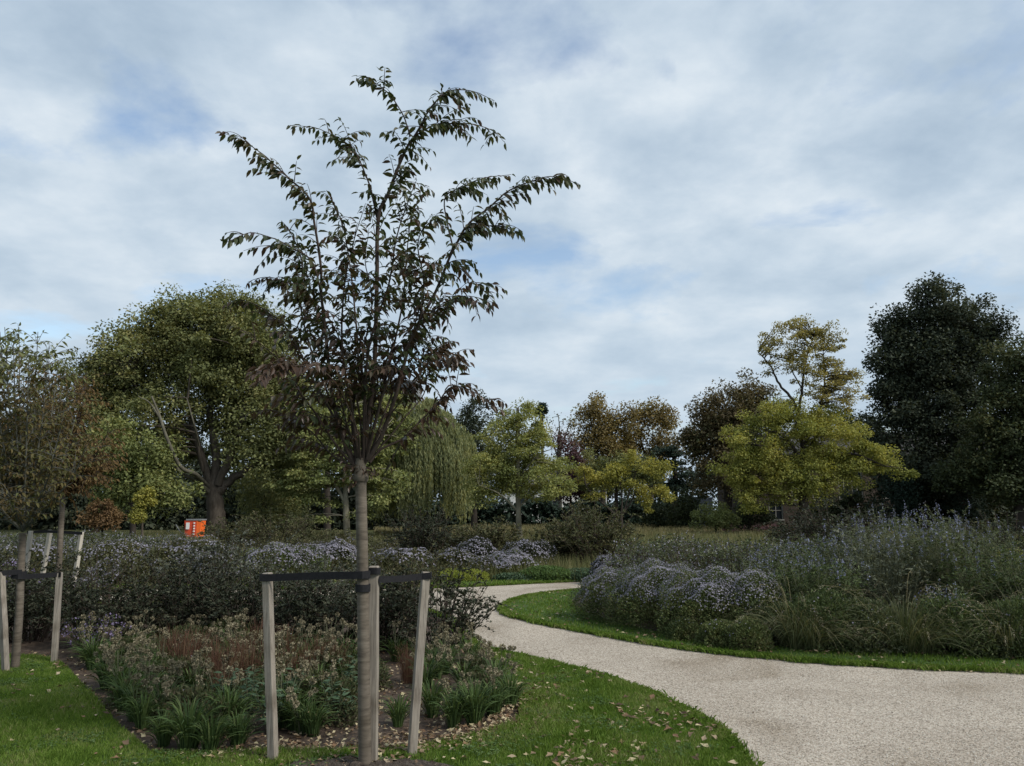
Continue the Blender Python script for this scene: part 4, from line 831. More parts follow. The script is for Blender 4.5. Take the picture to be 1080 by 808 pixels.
for i,(xb,xt,yt,lab) in enumerate([(33,32.5,560,'pale stake, left of three in the back left group'),(50,53,559,'pale leaning stake, middle of three in the back left group'),(84,86,561,'pale stake, right of three in the back left group')]):
    b=GX(xb,Db+(i==1)*.2); t=P(xt,yt,b[1]+.05*(i-1)); stake(b,t,.062,lab,.2*i,'wood_pale')
t2=P(66-1,561,12.9+.3); T=[P(32.5,561.5,Db-.04),P(53,560.5,Db+.12),P(86,562.5,Db-.0)]
strap([[T[0]+[-.04,-.045,0],T[1]+[0,-.045,0],T[2]+[.04,-.05,0]]],.05,.005,'thin black strap joining the three back left stakes')

BR_=1.55
# ---------- beds: perennials, shrubs and grasses ----------
lm('shrub_dark',(.010,.013,.008),(.019,.024,.014),(.034,.040,.024),(.065,.066,.042),trans=.18,scale=1.2,var=.6)
lm('shrub_olive',(.025,.030,.012),(.045,.050,.020),(.068,.070,.03),(.09,.075,.035),trans=.22,scale=1.0,var=.6)
lm('salvia_leaf',(.020,.028,.013),(.040,.053,.022),(.068,.084,.036),(.12,.125,.07),trans=.25,scale=1.3,var=.6)
lm('salvia_green',(.016,.027,.009),(.032,.050,.015),(.055,.078,.024),(.085,.10,.04),trans=.25,scale=1.3,var=.6)
lm('salvia_grey',(.035,.043,.028),(.06,.07,.045),(.09,.10,.065),(.13,.13,.09),trans=.2,scale=1.3,var=.6)
lm('salvia_flower',(.065,.07,.12),(.11,.12,.20),(.16,.175,.27),(.09,.085,.09),trans=.15,scale=2,var=.85)
lm('aster_leaf',(.03,.045,.014),(.05,.072,.020),(.08,.098,.03),(.11,.10,.045),trans=.2,scale=2.5,var=.6)
lm('aster_flower',(.06,.057,.066),(.092,.088,.112),(.13,.124,.158),(.17,.16,.19),trans=.1,scale=2,var=.85)
lm('perov_flower',(.065,.065,.08),(.10,.10,.125),(.145,.145,.175),(.11,.11,.10),trans=.1,scale=1,var=.85)
lm('strap_leaf',(.014,.030,.009),(.028,.052,.013),(.045,.078,.018),(.075,.10,.03),trans=.25,scale=3,var=.7)
lm('seed_head',(.07,.062,.036),(.125,.108,.064),(.185,.16,.10),(.25,.22,.14),trans=.1,scale=4,var=.7)
lm('red_grass',(.035,.016,.012),(.06,.026,.017),(.085,.042,.025),(.10,.075,.04),trans=.25,scale=3,var=.7)
lm('fountain',(.018,.028,.012),(.036,.050,.018),(.062,.075,.03),(.13,.12,.06),trans=.25,scale=2,var=.7)
lm('plume',(.10,.085,.055),(.15,.13,.085),(.19,.17,.12),trans=.2,scale=2,var=.8)
lm('chartreuse',(.09,.11,.010),(.14,.17,.012),(.19,.20,.02),trans=.35,scale=3,var=.6)
lm('fresh_leaf',(.03,.06,.014),(.05,.09,.02),(.075,.12,.03),trans=.3,scale=2,var=.6)
lm('broad_leaf',(.02,.04,.02),(.04,.07,.035),(.07,.11,.06),trans=.2,scale=3,var=.7)
lm('dry_grass',(.09,.085,.035),(.14,.12,.055),(.19,.16,.08),(.11,.12,.045),trans=.25,scale=.6,var=.6)
lm('mixed_grass',(.05,.06,.02),(.08,.09,.03),(.12,.11,.045),(.14,.12,.06),trans=.25,scale=.5,var=.6)
lm('fill_leaf',(.025,.034,.014),(.042,.055,.02),(.06,.062,.028),(.06,.042,.025),trans=.25,scale=3,var=.7)
lm('stem_green',(.05,.06,.03),(.08,.08,.045),trans=0,scale=2)

def mk(name,label,cat,loc,group=None): return empty(name,loc,label,cat,group)
def stems(n,br,spread,h,hv=.2,lift=.6,sx=1,sy=1,out=1.0):
    a=rng.uniform(0,2*math.pi,n); r=rng.random(n)**.5
    d=np.stack([np.cos(a)*sx,np.sin(a)*sy],1)
    p0=np.zeros((n,3)); p0[:,:2]=d*(r*br)[:,None]
    hh=h*rng.uniform(1-hv,1+hv*.4,n)*(1-.28*r**2*out)
    p2=np.zeros((n,3)); p2[:,:2]=d*(r*spread)[:,None]+rng.normal(0,.06*spread,(n,2)); p2[:,2]=hh
    p1=p0*.55+p2*.45; p1[:,2]=hh*lift
    return p0,p1,p2
def stem_leaves(b,m,L,W,start=.2,up=.3,jit=.5,spread=1.0):
    """m leaves on each of the beziers b=(p0,p1,p2)"""
    p0,p1,p2=b; n=len(p0); t=rng.uniform(start,1,(n,m))[...,None]
    q=(1-t)**2*p0[:,None]+2*t*(1-t)*p1[:,None]+t*t*p2[:,None]; tg=nrm(2*(1-t)*(p1-p0)[:,None]+2*t*(p2-p1)[:,None])
    a=rng.uniform(0,6.28,(n,m)); o=np.stack([np.cos(a),np.sin(a),up+0*a],-1)
    d=nrm(o*spread+tg*.5+rng.normal(0,jit*.5,q.shape)); s=L*rng.uniform(.55,1.25,(n,m))
    c=q+d*s[...,None]*.5
    return rhombi(c.reshape(-1,3),d.reshape(-1,3),nrm(rng.normal(0,.5,(n*m,3))+[0,0,.8]),s.ravel(),s.ravel()*W)
def shrub(name,label,loc,r,h,ns,nl,L,W,leaf,stem='twig',sx=1,sy=1,cat='shrub',group=None,twig_r=.004,out=1.0,lift=.6,sub=2,fl=None,br=.15,hv=.35,start=.2,shoots=0):
    """many arching stems, each with side shoots full of small leaves"""
    root=mk(name,label,cat,loc,group); p0,p1,p2=stems(ns,r*br,r,h,hv,lift,sx,sy,out)
    st=MB(); pts=bez(p0,p1,p2,6); V,fc=tubes(pts,np.linspace(twig_r*2,twig_r*.5,6)[None].repeat(ns,0),3); st.add(V,fc)
    lv=MB(); V,fc=stem_leaves((p0,p1,p2),nl,L,W,start=start); lv.add(V,fc); tips=[p2]
    if sub:
        k=ns*sub; i=rng.integers(0,ns,k); t=rng.uniform(.3,.95,k)[:,None]; q=(1-t)**2*p0[i]+2*t*(1-t)*p1[i]+t*t*p2[i]
        d=nrm(rng.normal(0,1,(k,3))*[1,1,.45]+[0,0,.4]); ln=(r+h)*.5*rng.uniform(.18,.45,k)[:,None]; e=q+d*ln; m=(q+e)/2+[0,0,.06*h]; e[:,2]=np.clip(e[:,2]-.05*h,.04,h*1.08)
        V,fc=tubes(bez(q,m,e,4),np.linspace(twig_r*.8,twig_r*.35,4)[None].repeat(k,0),3); st.add(V,fc)
        V,fc=stem_leaves((q,m,e),nl,L,W,start=.1); lv.add(V,fc); tips.append(e)
    if shoots:
        e0,e1,e2=stems(shoots,r*.2,r*1.15,h*1.35,.15,.75,sx,sy,.7); V,fc=tubes(bez(e0,e1,e2,6),np.linspace(twig_r*1.6,twig_r*.4,6)[None].repeat(shoots,0),3); st.add(V,fc)
        V,fc=stem_leaves((e0,e1,e2),34,L,W,start=.45); lv.add(V,fc)
    st.build('stems',M[stem],root); lv.build('leaves',M[leaf],root)
    if fl:
        T=np.concatenate(tips); T=T[T[:,2]>h*fl.get('minh',.5)]; T=T[rng.random(len(T))<fl.get('frac',1)]
        fb=MB(); kk=fl['n']; c=(T[:,None]+np.stack([rng.normal(0,fl['r'],(len(T),kk)),rng.normal(0,fl['r'],(len(T),kk)),rng.uniform(-fl['len'],fl['up'],(len(T),kk))],-1)).reshape(-1,3)
        s=fl['size']*rng.uniform(.6,1.3,len(c)); V,fc=rhombi(c,nrm(rng.normal(0,1,(len(c),3))+[0,0,.6]),rdir(len(c)),s,s*.7); fb.add(V,fc); fb.build('blossom',M[fl['mat']],root)
    return root
def mound(name,label,loc,rx,ry,h,nleaf,L,leaf,nfl,fs,flmat='aster_flower',flmin=.55,group=None,lob=5.0,cat='aster',cover=None):
    """dense dome of tiny leaves, flowers on its upper side"""
    root=mk(name,label,cat,loc,group); ph=rng.uniform(0,6.28,6)
    def dome(n,sh):
        d=rdir(n); d[:,2]=np.abs(d[:,2]); r=1-sh*rng.random(n)**1.6
        lum=1+.09*np.sin(lob*d[:,0]+ph[0])*np.sin(lob*d[:,1]+ph[1])+.07*np.sin(lob*2.1*d[:,0]+ph[2])*np.cos(lob*2*d[:,2]+ph[3])+.05*np.sin(lob*3.7*d[:,1]+ph[4])
        e=d*(r*lum)[:,None]; e[:,2]=e[:,2]**.8*np.sign(e[:,2]); return e*np.array([rx,ry,h]),d
    c,d=dome(nleaf,.45); s=L*rng.uniform(.6,1.3,nleaf); V,fc=rhombi(c,nrm(d+rng.normal(0,.6,d.shape)+[0,0,.3]),nrm(rng.normal(0,.7,d.shape)+d*.5+[0,0,.3]),s,s*.38); mb=MB(); mb.add(V,fc); mb.build('leaves',M[leaf],root)
    # woody stems inside
    n=40; c2,_=dome(n,.2); p0=c2*[.15,.15,0]; p1=c2*[.5,.5,.7]; st=MB(); V,fc=tubes(bez(p0,p1,c2*.95,5),np.full((n,5),.004),3); st.add(V,fc); st.build('stems',M['twig'],root)
    c,d=dome(nfl*3,.03); pat=np.sin(c[:,0]*7+ph[5])*np.sin(c[:,1]*8+ph[2])+rng.normal(0,.9,len(c))
    k=(d[:,2]+.12*pat>flmin); c=c[k][:nfl]+[0,0,.012]; d=d[k][:nfl]; s=fs*rng.uniform(.6,1.25,len(c)); V,fc=rhombi(c,nrm(np.cross(d,rdir(len(c)))),nrm(d+rng.normal(0,.35,d.shape)+[0,-.2,.2]),s,s*.95); fb=MB(); fb.add(V,fc); fb.build('blossom',M[flmat],root)
    return root
def blade_plant(name,label,loc,n,r,h,w,mat,arch=.6,cat='ornamental grass',group=None,plumes=0,pl=.12,pmat='plume',pr=.009,br=.25,stiff=.6):
    root=mk(name,label,cat,loc,group)
    a=rng.uniform(0,6.28,n); rr_=rng.random(n)**.6; hh=h*rng.uniform(.5,1.1,n); d=np.stack([np.cos(a),np.sin(a),0*a],1)
    p0=d*(rr_*r*br)[:,None]; p1=p0+d*(r*.35*rr_)[:,None]*arch; p1[:,2]=hh*(.6+.5*stiff); p2=p0+d*(r*rr_)[:,None]; p2[:,2]=hh*(1-arch*rr_*.8*rng.uniform(.4,1.2,n)); p2[:,2]=np.maximum(p2[:,2],.02)
    V,fc=ribbons(bez(p0,p1,p2,6),w*np.array([.8,1,1,.8,.55,.1])[None]*rng.uniform(.7,1.3,(n,1)),nrm(np.cross(d,[0,0,1])+rng.normal(0,.5,(n,3)))); mb=MB(); mb.add(V,fc); mb.build('blades',M[mat],root)
    if plumes:
        i=rng.integers(0,n,plumes); fb=MB(); st=MB()
        q0=p0[i]; e=p2[i]*[1.0,1.0,0]+[0,0,1]*(hh[i]*rng.uniform(.75,1.12,plumes))[:,None]; m=q0*.6+e*.4; m[:,2]=e[:,2]*1.05
        b=bez(q0,m,e,6); V,fc=tubes(b,np.full((plumes,6),.0016),3); st.add(V,fc); st.build('stems',M['dry_grass'],root)
        dr=nrm(e-m+d[i]*.2-[0,0,.12]*1)[:,None]; k=26; t=rng.random((plumes,k,1)); env=np.sin(np.clip(t*3.0+.1,0,math.pi))*pr
        c=e[:,None]+dr*t*pl+rng.normal(0,1,(plumes,k,3))*env-np.array([0,0,.3])*t**2*pl
        s=rng.uniform(.010,.022,plumes*k); V,fc=rhombi(c.reshape(-1,3),nrm(np.repeat(dr,k,1).reshape(-1,3)+rng.normal(0,.5,(plumes*k,3))),rdir(plumes*k),s,s*.35); fb.add(V,fc); fb.build('plumes',M[pmat],root)
    return root

# --- seed-head plants: one of each kind, then copies ---
def ball_template(r):
    ico=rdir(70); V=[];T=[]
    k=len(ico); s=rng.uniform(.8,1.15,k)*r; c=ico*(s*.72)[:,None]
    v,f=rhombi(c,ico,rdir(k),np.full(k,r*.85),np.full(k,r*.42)); return v,f
def allium(label,nh,group,h=.38):
    root=mk('seedhead_plant',label,'perennial plant',(0,0,0),group)
    n=70; a=rng.uniform(0,6.28,n); rr_=rng.random(n); d=np.stack([np.cos(a),np.sin(a),0*a],1); hh=rng.uniform(.12,.27,n)
    p0=d*(.05*rr_)[:,None]; p1=d*.05+[0,0,1]*hh[:,None]; p2=d*(.10+.16*rr_)[:,None]; p2[:,2]=hh*rng.uniform(.7,1.05,n)
    V,fc=ribbons(bez(p0,p1,p2,5),.011*np.array([.8,1,.9,.7,.15])[None].repeat(n,0),nrm(np.cross(d,[0,0,1])+rng.normal(0,.3,(n,3)))); mb=MB(); mb.add(V,fc); mb.build('leaves',M['strap_leaf'],root)
    a=rng.uniform(0,6.28,nh); r=rng.random(nh)**.5*.17; t=np.stack([np.cos(a)*r,np.sin(a)*r,h*rng.uniform(.72,1.1,nh)],1); b0=t*[.25,.25,0]; st=MB(); V,fc=tubes(bez(b0,t*[.5,.5,.6],t,5),np.full((nh,5),.0022),4); st.add(V,fc); st.build('stems',M['stem_green'],root)
    for q in t:
        v,f=ball_template(rng.uniform(.019,.029)); m=MB(); m.add(v+q,f); m.build('seed_head',M['seed_head'],root)
    return root
AL=[allium('green clump with fluffy beige ball seed heads in the front bed',k,'ball headed plants in the front bed',h) for k,h in ((7,.36),(8,.32),(6,.40),(9,.34))]
zone=[tuple(G(*p)[:2]) for p in [(85,690),(190,668),(300,682),(400,680),(500,700),(538,735),(520,758),(470,765),(455,728),(400,735),(350,775),(270,778),(190,790),(150,770),(110,735)]]
pos=scatter(zone,500); used=[]
for x,y in pos:
    if all((x-a)**2+(y-b)**2>.145**2 for a,b in used): used.append((x,y))
inpit=lambda x,y: ((x+.93)/.6)**2+((y-4.86)/.36)**2<1
used=[u for u in used if not inpit(*u)]
for i,(x,y) in enumerate(used[:92]):
    if i<4: o=AL[i]; o.location=(x,y,.012)
    else: copy_tree(AL[i%4],(x,y,.012),rng.uniform(0,6.28),rng.uniform(.8,1.15))
# strap-leaved clumps at the front
SL=blade_plant('strap_leaf_plant','low clump of glossy dark green strap leaves edging the bed',(0,0,0),150,.18,.27,.009,'strap_leaf',arch=.45,cat='perennial plant',group='strap leaved clumps edging the front bed')
sp=[(130,745),(150,765),(172,783),(198,788),(222,792),(250,786),(240,768),(330,772),(310,765),(420,762),(455,752),(478,764),(500,762),(520,752),(538,742),(498,748),(350,745),(112,722),(98,702)]
for i,(x,y) in enumerate(sp):
    g=G(x,y+4,.012); 
    if i==0: SL.location=g
    else: copy_tree(SL,g,rng.uniform(0,6.28),rng.uniform(.85,1.3))
# broad leaved plants
def broad(label):
    root=mk('broad_leaf_plant',label,'perennial plant',(0,0,0),'broad leaved plants among the seed heads'); n=11
    p0,p1,p2=stems(n,.03,.16,.34,.5); st=MB(); V,fc=tubes(bez(p0,p1,p2,5),np.full((n,5),.0025),4); st.add(V,fc); st.build('stems',M['stem_green'],root)
    m=11; t=np.linspace(.25,1,m)[None,:,None]; q=((1-t)**2*p0[:,None]+2*t*(1-t)*p1[:,None]+t*t*p2[:,None]).reshape(-1,3); k=len(q); a=rng.uniform(0,6.28,k); d=nrm(np.stack([np.cos(a),np.sin(a),rng.uniform(-.1,.6,k)],1))
    V,T,Q=bigleaves(q,d,nrm(rng.normal(0,.3,(k,3))+[0,0,1]),rng.uniform(.05,.085,k),rng.uniform(.022,.034,k)); mb=MB(); mb.add(V,T); mb.f.append((Q.astype(np.int32),0)); mb.build('leaves',M['broad_leaf'],root); return root
BL=broad('leafy green plant with broad pointed leaves among the seed heads')
for i,(x,y) in enumerate([(262,757),(285,768),(244,745),(300,750),(370,735),(270,735),(355,760),(225,752)]):
    g=G(x,y+6,.012)
    if i==0: BL.location=g
    else: copy_tree(BL,g,rng.uniform(0,6.28),rng.uniform(.8,1.1))
# leafy filling between them
for i,(x,y) in enumerate(scatter(zone,46)):
    if inpit(x,y): continue
    g=(x,y,.012)
    if i==0 or 'FL' not in globals(): FL=mound('leafy_perennial','low loose green plant filling the front bed between seed heads',g,.2,.2,.24,1500,.035,'fill_leaf',0 or 4,.01,group='low green plants filling the front bed',cat='perennial plant',lob=9)
    else: copy_tree(FL,g,rng.uniform(0,6.28),rng.uniform(.7,1.25))
# red grasses
RG=blade_plant('red_grass','upright tuft of rusty red grass in the front bed',(0,0,0),210,.17,.46,.0035,'red_grass',arch=.35,group='rusty red grass tufts in the front bed',stiff=.9,br=.5)
for i,(x,y) in enumerate([(205,706),(225,716),(250,706),(262,722),(285,712),(300,700),(305,722),(322,712),(240,728),(190,716),(270,696),(335,700),(215,696),(180,702),(232,742),(352,708),(430,712)]):
    g=G(x,y+8,.012)
    if i==0: RG.location=g
    else: copy_tree(RG,g,rng.uniform(0,6.28),rng.uniform(.75,1.1))

# dark arching shrubs behind the seed heads
def S(label,px,py,r,h,ns=46,nl=22,L=.044,leaf='shrub_dark',**k):
    return shrub('shrub',label,G(px,py,.01),r,h,int(ns*1.1),int(nl*1.5),L,.5,leaf,start=.06,shoots=9,**k)
lm('shrub_grey',(.025,.030,.022),(.045,.052,.038),(.07,.078,.058),(.10,.10,.08),trans=.18,scale=1.2,var=.6)
GF=dict(n=6,r=.03,len=.04,up=.03,size=.03,mat='perov_flower',minh=.6,frac=.5)
S('open dark shrub with arching twigs, the path glinting through it',462,690,.80,.92,40,22,sub=3,out=.9,br=.3)
S('dark small leaved shrub directly behind the middle stake',400,686,.72,.86,50,24,sub=3,br=.3)
S('dark small leaved shrub behind the left stake of the young tree',330,680,.7,.78,60,24,sub=3,br=.3)
S('broad dark shrub left of the stakes with grey green tips',262,672,.8,.74,60,24,sub=3,br=.4)
S('dense blackish shrub above the purple asters',190,672,.8,.78,64,24,sub=3,br=.4)
S('dark shrub beside the stake right of the fanned tree',112,680,.7,.72,60,24,sub=3,br=.4)
S('dark shrub behind the fanned young tree trunk',30,675,.8,.78,60,24,sub=3,br=.4)
S('dark shrub running off the left edge behind the stake',-35,680,.8,.85,60,24,sub=3,br=.4)
S('tall twiggy shrub with horizontal branches above the blackish shrub',150,650,1.1,.98,50,22,L=.05,leaf='shrub_olive',fl=GF,sub=3,br=.4)
S('grey green twiggy shrub left of the long strap',235,652,1.0,1.1,56,22,L=.05,leaf='shrub_grey',fl=GF,sub=3,br=.4)
S('grey green shrub behind the long strap and the trunk',345,650,1.0,.8,50,22,L=.05,leaf='shrub_grey',sub=3,br=.4)
S('olive twiggy shrub right of the trunk above the short strap',425,646,.9,.9,44,22,L=.045,leaf='shrub_olive',sub=3,br=.4)
S('dark twiggy shrub behind the back left stakes',60,648,1.1,.72,50,22,L=.05,sub=3,br=.4)
S('dark shrub at the left edge below the back stakes',-20,646,1.1,.8,50,22,L=.05,sub=3,br=.4)
# purple and pale plants in the bed
lm('aster_purple',(.06,.045,.09),(.10,.08,.15),(.15,.12,.21),trans=.1,scale=2,var=.85)
def aster_s(label,loc,r,h,mat='aster_purple',ns=40,n=8,size=.022,L=.03,leaf='aster_leaf'):
    shrub('aster',label,loc,r,h,ns,16,L,.35,leaf,sub=1,cat='aster',br=.4,fl=dict(n=n,r=size*.9,len=size*1.2,up=size,size=size,mat=mat,minh=.4))
aster_s('low purple flowered aster at the left end of the seed heads',G(98,694,.01),.34,.42)
aster_s('small purple flowered aster in the dark shrubs near the back stakes',G(140,650,.01)*[1,.92,1],.4,1.0,'aster_flower',30,10,.03)
aster_s('pale violet aster peeping out behind the fanned young tree',G(8,668,.01),.35,.85,'aster_purple',30,9,.025)
# asters across the path, left
mound('aster_mound','long lavender aster mound behind the long strap',GX(300,16.5),1.15,.8,.86,11000,.06,'aster_leaf',2400,.04,flmin=.6)
mound('aster_mound','lavender aster mound below the red container',GX(205,17.5),1.2,.9,.95,11000,.07,'shrub_olive',1100,.045,flmin=.62)
mound('aster_mound','grey lavender aster mound behind the twiggy shrub on the left',GX(125,17.5),1.2,.9,.9,9000,.07,'shrub_olive',800,.045,flmin=.62)
mound('aster_mound','grey lavender aster mound behind the back left stakes',GX(40,17.5),1.3,.9,.82,9000,.07,'shrub_olive',800,.045,flmin=.62)
mound('aster_mound','grey lavender aster mound seen between strap and trunk',GX(352,19),.9,.8,.8,7000,.07,'shrub_olive',2000,.05,flmin=.6)
mound('aster_mound','faded aster mound just right of the trunk across the path',GX(425,18.5),.9,.7,.7,7000,.06,'shrub_olive',900,.05,flmin=.6)
# hazy perennials behind them: a drift
def drift(n,x0,x1,D0_,D1_,r,h,label,group,leaf='salvia_leaf',fl='perov_flower',name='perennial',cat='perennial plant',L=.08,ns=70,fsz=.06,fn=6,y=None,frac=.8):
    root=shrub(name,label,(0,0,0),r,h,ns,16,L,.3,leaf,sub=1,cat=cat,group=group,br=.75,out=.5,hv=.3,fl=dict(n=fn,r=.02,len=.3,up=.05,size=fsz,mat=fl,minh=.45,frac=frac))
    for i in range(n):
        D=D0_+(D1_-D0_)*((i*.618)%1); x=x0+(x1-x0)*(i+.5)/n; g=GX(x,D)
        if i==0: root.location=[float(a) for a in g]
        else: copy_tree(root,g,rng.uniform(0,6.28),rng.uniform(.8,1.12))
drift(22,-60,190,22,30,1.1,.72,'wispy grey violet perennial in the drift beyond the path on the left','grey violet perennials on the far left',ns=90)
drift(13,190,460,24,31,1.1,.6,'low olive perennial in the drift below the huge tree','olive perennials below the huge tree',leaf='shrub_olive',ns=80,frac=.15)
S2=lambda label,px,D,r,h,leaf='shrub_olive',ns=60,nl=24,L=.09,**k: shrub('shrub',label,GX(px,D),r,h,ns,nl,L,.45,leaf,br=.3,twig_r=.008,sub=3,**k)
S2('wide olive shrub in front of the drooping grey green tree',290,29,2.0,1.5)
S2('olive shrub beside the huge tree trunk',250,30,1.5,1.15)
S2('green brown shrub left of the young trunk in the distance',345,28,1.3,.9)
S2('loose dark shrub in front of the weeping willow',447,22,1.25,1.55,'shrub_dark')
S2('olive shrub at the foot of the willow, right of the loose dark shrub',488,26,1.2,1.1)
S2('wispy grey green shrub before the lime tree trunk',520,25,1.1,1.2)
S2('wide bushy dark olive shrub in the centre of the far beds',628,21.5,1.35,1.65,ns=80)
S2('smaller dark olive shrub left of the wide central shrub',592,22.5,.95,1.25)
S2('olive shrub with yellow tint below the small yellow tree',612,25,1.0,1.55)
S2('big dark brown green shrub in front of the brick house',872,23,1.65,1.75,'shrub_dark',ns=90)
S2('dark shrub left of the big brown green shrub',835,25,1.1,1.2,'shrub_dark')
S2('dark shrub on the right behind the blue flowers',1062,21,1.5,1.45,'shrub_dark')
S2('olive shrub between big dark shrub and right edge',1010,24,1.3,1.1,'shrub_olive')
# centre of the picture, far side of the path
mound('aster_mound','pale lavender aster mound nearest the far lawn',GX(537,18.6),.78,.6,.62,8000,.055,'aster_leaf',2400,.04,flmin=.5)
mound('aster_mound','dark leaved round plant left of the pale aster mound',GX(510,18.3),.42,.4,.5,4500,.05,'shrub_olive',200,.045)
mound('aster_mound','violet aster mound left behind the pale mound',GX(502,21),.65,.6,.82,6000,.06,'shrub_dark',800,.045,flmin=.4)
mound('aster_mound','violet aster mound right behind the pale mound',GX(556,21),.85,.6,.78,6000,.06,'shrub_dark',1000,.045,flmin=.4)
mound('aster_mound','low grey plant between chartreuse patch and shrubs',GX(478,19.5),.7,.5,.62,5000,.06,'shrub_olive',600,.045)
mound('aster_mound','violet aster mound right of the wide central shrub',GX(662,15.5),.62,.5,.72,6500,.055,'shrub_dark',1500,.038,flmin=.3)
mound('aster_mound','small violet aster mound left of the island asters',GX(640,17),.4,.4,.6,4000,.055,'shrub_dark',1200,.042,flmin=.3)
def carpet(name,label,cx_,D,rx,ry,h,n,L,mat,cat='ground cover'):
    mb=MB(); a=rng.uniform(0,6.28,n); r=rng.random(n)**.5; lob=1+.1*np.sin(3*a+cx_)
    g=GX(cx_,D); c=np.stack([np.cos(a)*r*rx*lob,np.sin(a)*r*ry*lob,h*rng.random(n)**.7*(1-.4*r**3)],1)+g
    s=L*rng.uniform(.6,1.3,n); V,fc=rhombi(c,nrm(rng.normal(0,.6,(n,3))+[0,0,.5]),nrm(rng.normal(0,.6,(n,3))+[0,-.3,.6]),s,s*.5); mb.add(V,fc); o=mb.build(name,M[mat],loc=g); tag(o,label,cat)
carpet('low_plant','bright yellow green plant patch beside the far lawn',487,17.6,.62,.4,.30,7000,.035,'chartreuse')
carpet('low_plant','fresh green low plant strip right of the pale aster mound',575,17.8,.6,.45,.34,7000,.05,'fresh_leaf')
carpet('low_plant','dark green low plant strip at the end of the far lawn',612,17.9,.55,.4,.28,6000,.05,'broad_leaf')
carpet('low_plant','small green leafy patch under the pale aster mound',545,17.7,.5,.3,.2,3500,.05,'broad_leaf')
# ---- island ----
mound('aster_mound','lavender aster mound at the left tip of the island bed',G(658,652,.03),.74,.64,.70,22000,.032,'aster_leaf',6500,.019,flmin=.42)
mound('aster_mound','large lavender aster mound, second from the tip of the island',G(700,660,.03),.80,.72,.82,26000,.032,'aster_leaf',6500,.019,flmin=.56)
mound('aster_mound','lavender aster mound in the middle front of the island',G(748,669,.03),.70,.64,.80,22000,.032,'aster_leaf',4400,.019,flmin=.58)
mound('aster_mound','lavender aster mound next to the first tall grass',G(793,671,.03),.60,.56,.80,20000,.032,'aster_leaf',2600,.019,flmin=.62)
for i,(x,y,r,h) in enumerate([(722,674,.22,.24),(758,681,.26,.28),(788,684,.28,.34)]):
    mound('leafy_perennial','green flowerless mound at the foot of the lavender asters',G(x,y,.03),r,r,h,6500,.032,'aster_leaf',30,.02,group='green mounds at the foot of the island asters',cat='perennial plant')
def salvia(label,loc,r,h,n=120,flf=.8,fmat='salvia_flower',leaf='salvia_leaf',L=.05,group=None,out=.9,sub=2):
    return shrub('salvia',label,loc,r,h,n,22,L,.34,leaf,stem='stem_green',sub=sub,cat='salvia',br=.55,out=out,hv=.3,lift=.55,group=group,twig_r=.003,fl=dict(n=20,r=.010,len=.11,up=.09,size=.021,mat=fmat,minh=.78,frac=flf*1.1))
salvia('leafy blue salvia right of the fountain grass',G(866,672,.03),.62,.95,150,.22,leaf='salvia_green')
salvia('tall blue salvia bush in the middle of the right bed',G(928,660,.03),.72,1.24,170,.30,leaf='salvia_grey')
salvia('tallest blue salvia bush with crowded flower spikes on the right',G(988,658,.03),.82,1.5,190,.40)
salvia('blue salvia bush at the right, lower than the tallest one',G(1052,668,.03),.8,1.05,160,.14,leaf='salvia_green')
salvia('green leafy salvia at the right edge of the island',G(1115,675,.03),.8,1.0,140,.1,leaf='salvia_green')
salvia('blue salvia behind the last lavender aster mound',G(832,655,.03),.75,1.0,140,.30)
salvia('blue salvia at the back between middle bush and tallest bush',G(940,640,.03),.9,1.5,150,.42)
salvia('blue salvia at the back left of the tall bushes',G(880,640,.03),.9,1.12,140,.4,leaf='salvia_green')
salvia('violet blue salvia at the back right behind the tallest bush',G(1030,640,.03),.9,1.4,150,.25)
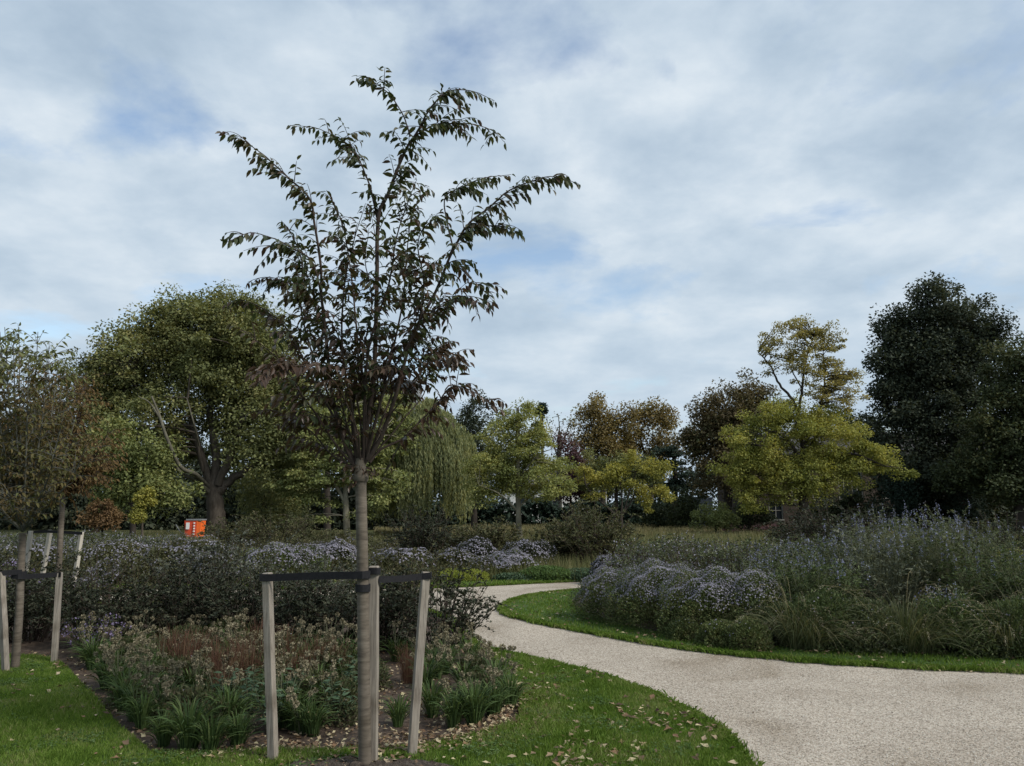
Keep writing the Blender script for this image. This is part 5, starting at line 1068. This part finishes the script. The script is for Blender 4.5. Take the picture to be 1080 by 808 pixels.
for i,(x,y,r,h) in enumerate([(815,680,.45,.5),(872,686,.5,.62),(915,689,.45,.55),(1005,691,.5,.6),(1040,692,.45,.5),(1085,694,.5,.6)]):
    mound('leafy_perennial','dense green leafy plant between the fountain grasses',G(x,y-4,.03),r,r,h,9000,.04,'salvia_green' if i%2 else 'salvia_leaf',30,.02,group='green leafy plants between the fountain grasses',cat='perennial plant',lob=7)
salvia('short salvia with pale spikes low in the right bed',G(1000,684,.03),.38,.62,60,.5)
drift(24,668,860,12.6,16.5,.62,.98,'pale lavender perennial with upright spikes behind the island asters','pale lavender perennials behind the island asters',L=.06,ns=80,fsz=.03,fn=7,name='perennial',frac=.6)
FG=blade_plant('fountain_grass','arching green fountain grass with pale bristly plumes',(0,0,0),420,.72,.66,.0045,'fountain',arch=.95,plumes=30,pl=.13,group='fountain grasses along the island front',br=.2)
for i,(x,y,s) in enumerate([(840,686,1.05),(858,688,.8),(955,691,1.1),(975,692,.85),(1066,694,1.0),(1095,690,.9)]):
    g=G(x,y-2,.03)
    if i==0: FG.location=g
    else: copy_tree(FG,g,rng.uniform(0,6.28),s)
S2('yellow green shrub at the right edge behind the salvias',1062,15,.7,1.0,'lime_leaf',L=.06)
S2('round yellow green bush on the meadow behind the pale lavender drift',795,20,.9,.72,'lime_leaf',L=.07)
# ---- meadow grass, uncountable ----
def meadow(name,x0,x1,Da,Db,n,h,mat,w=.02):
    D=np.exp(rng.uniform(math.log(Da),math.log(Db),n)); px=rng.uniform(x0,x1,n); x=(px-540)/F*D/CP
    k=np.sin(x*.9+1)*np.sin(D*.45)+np.sin(x*.31)*.6; hh=h*rng.uniform(.5,1.2,n)*(1+.25*k); a=rng.uniform(0,6.28,n); ln=hh*rng.uniform(.1,.5,n); ww=w*np.clip(D/30,.6,2.5)
    b=np.stack([x,D,np.full(n,-.02)],1); t=b+np.stack([np.cos(a)*ln,np.sin(a)*ln,hh],1); s=np.stack([np.cos(a+1.5),np.sin(a+1.5),0*a],1)*ww[:,None]*.5
    V=np.stack([b-s,b+s,t],1).reshape(-1,3); mb=MB(); mb.add(V,np.arange(n*3).reshape(n,3)); o=mb.build(name,M[mat]); o['kind']='stuff'
meadow('meadow_grass',-60,1140,17.5,48,110000,.42,'mixed_grass',.02)
meadow('far_meadow_grass',400,1000,45,68,40000,.4,'dry_grass',.03)
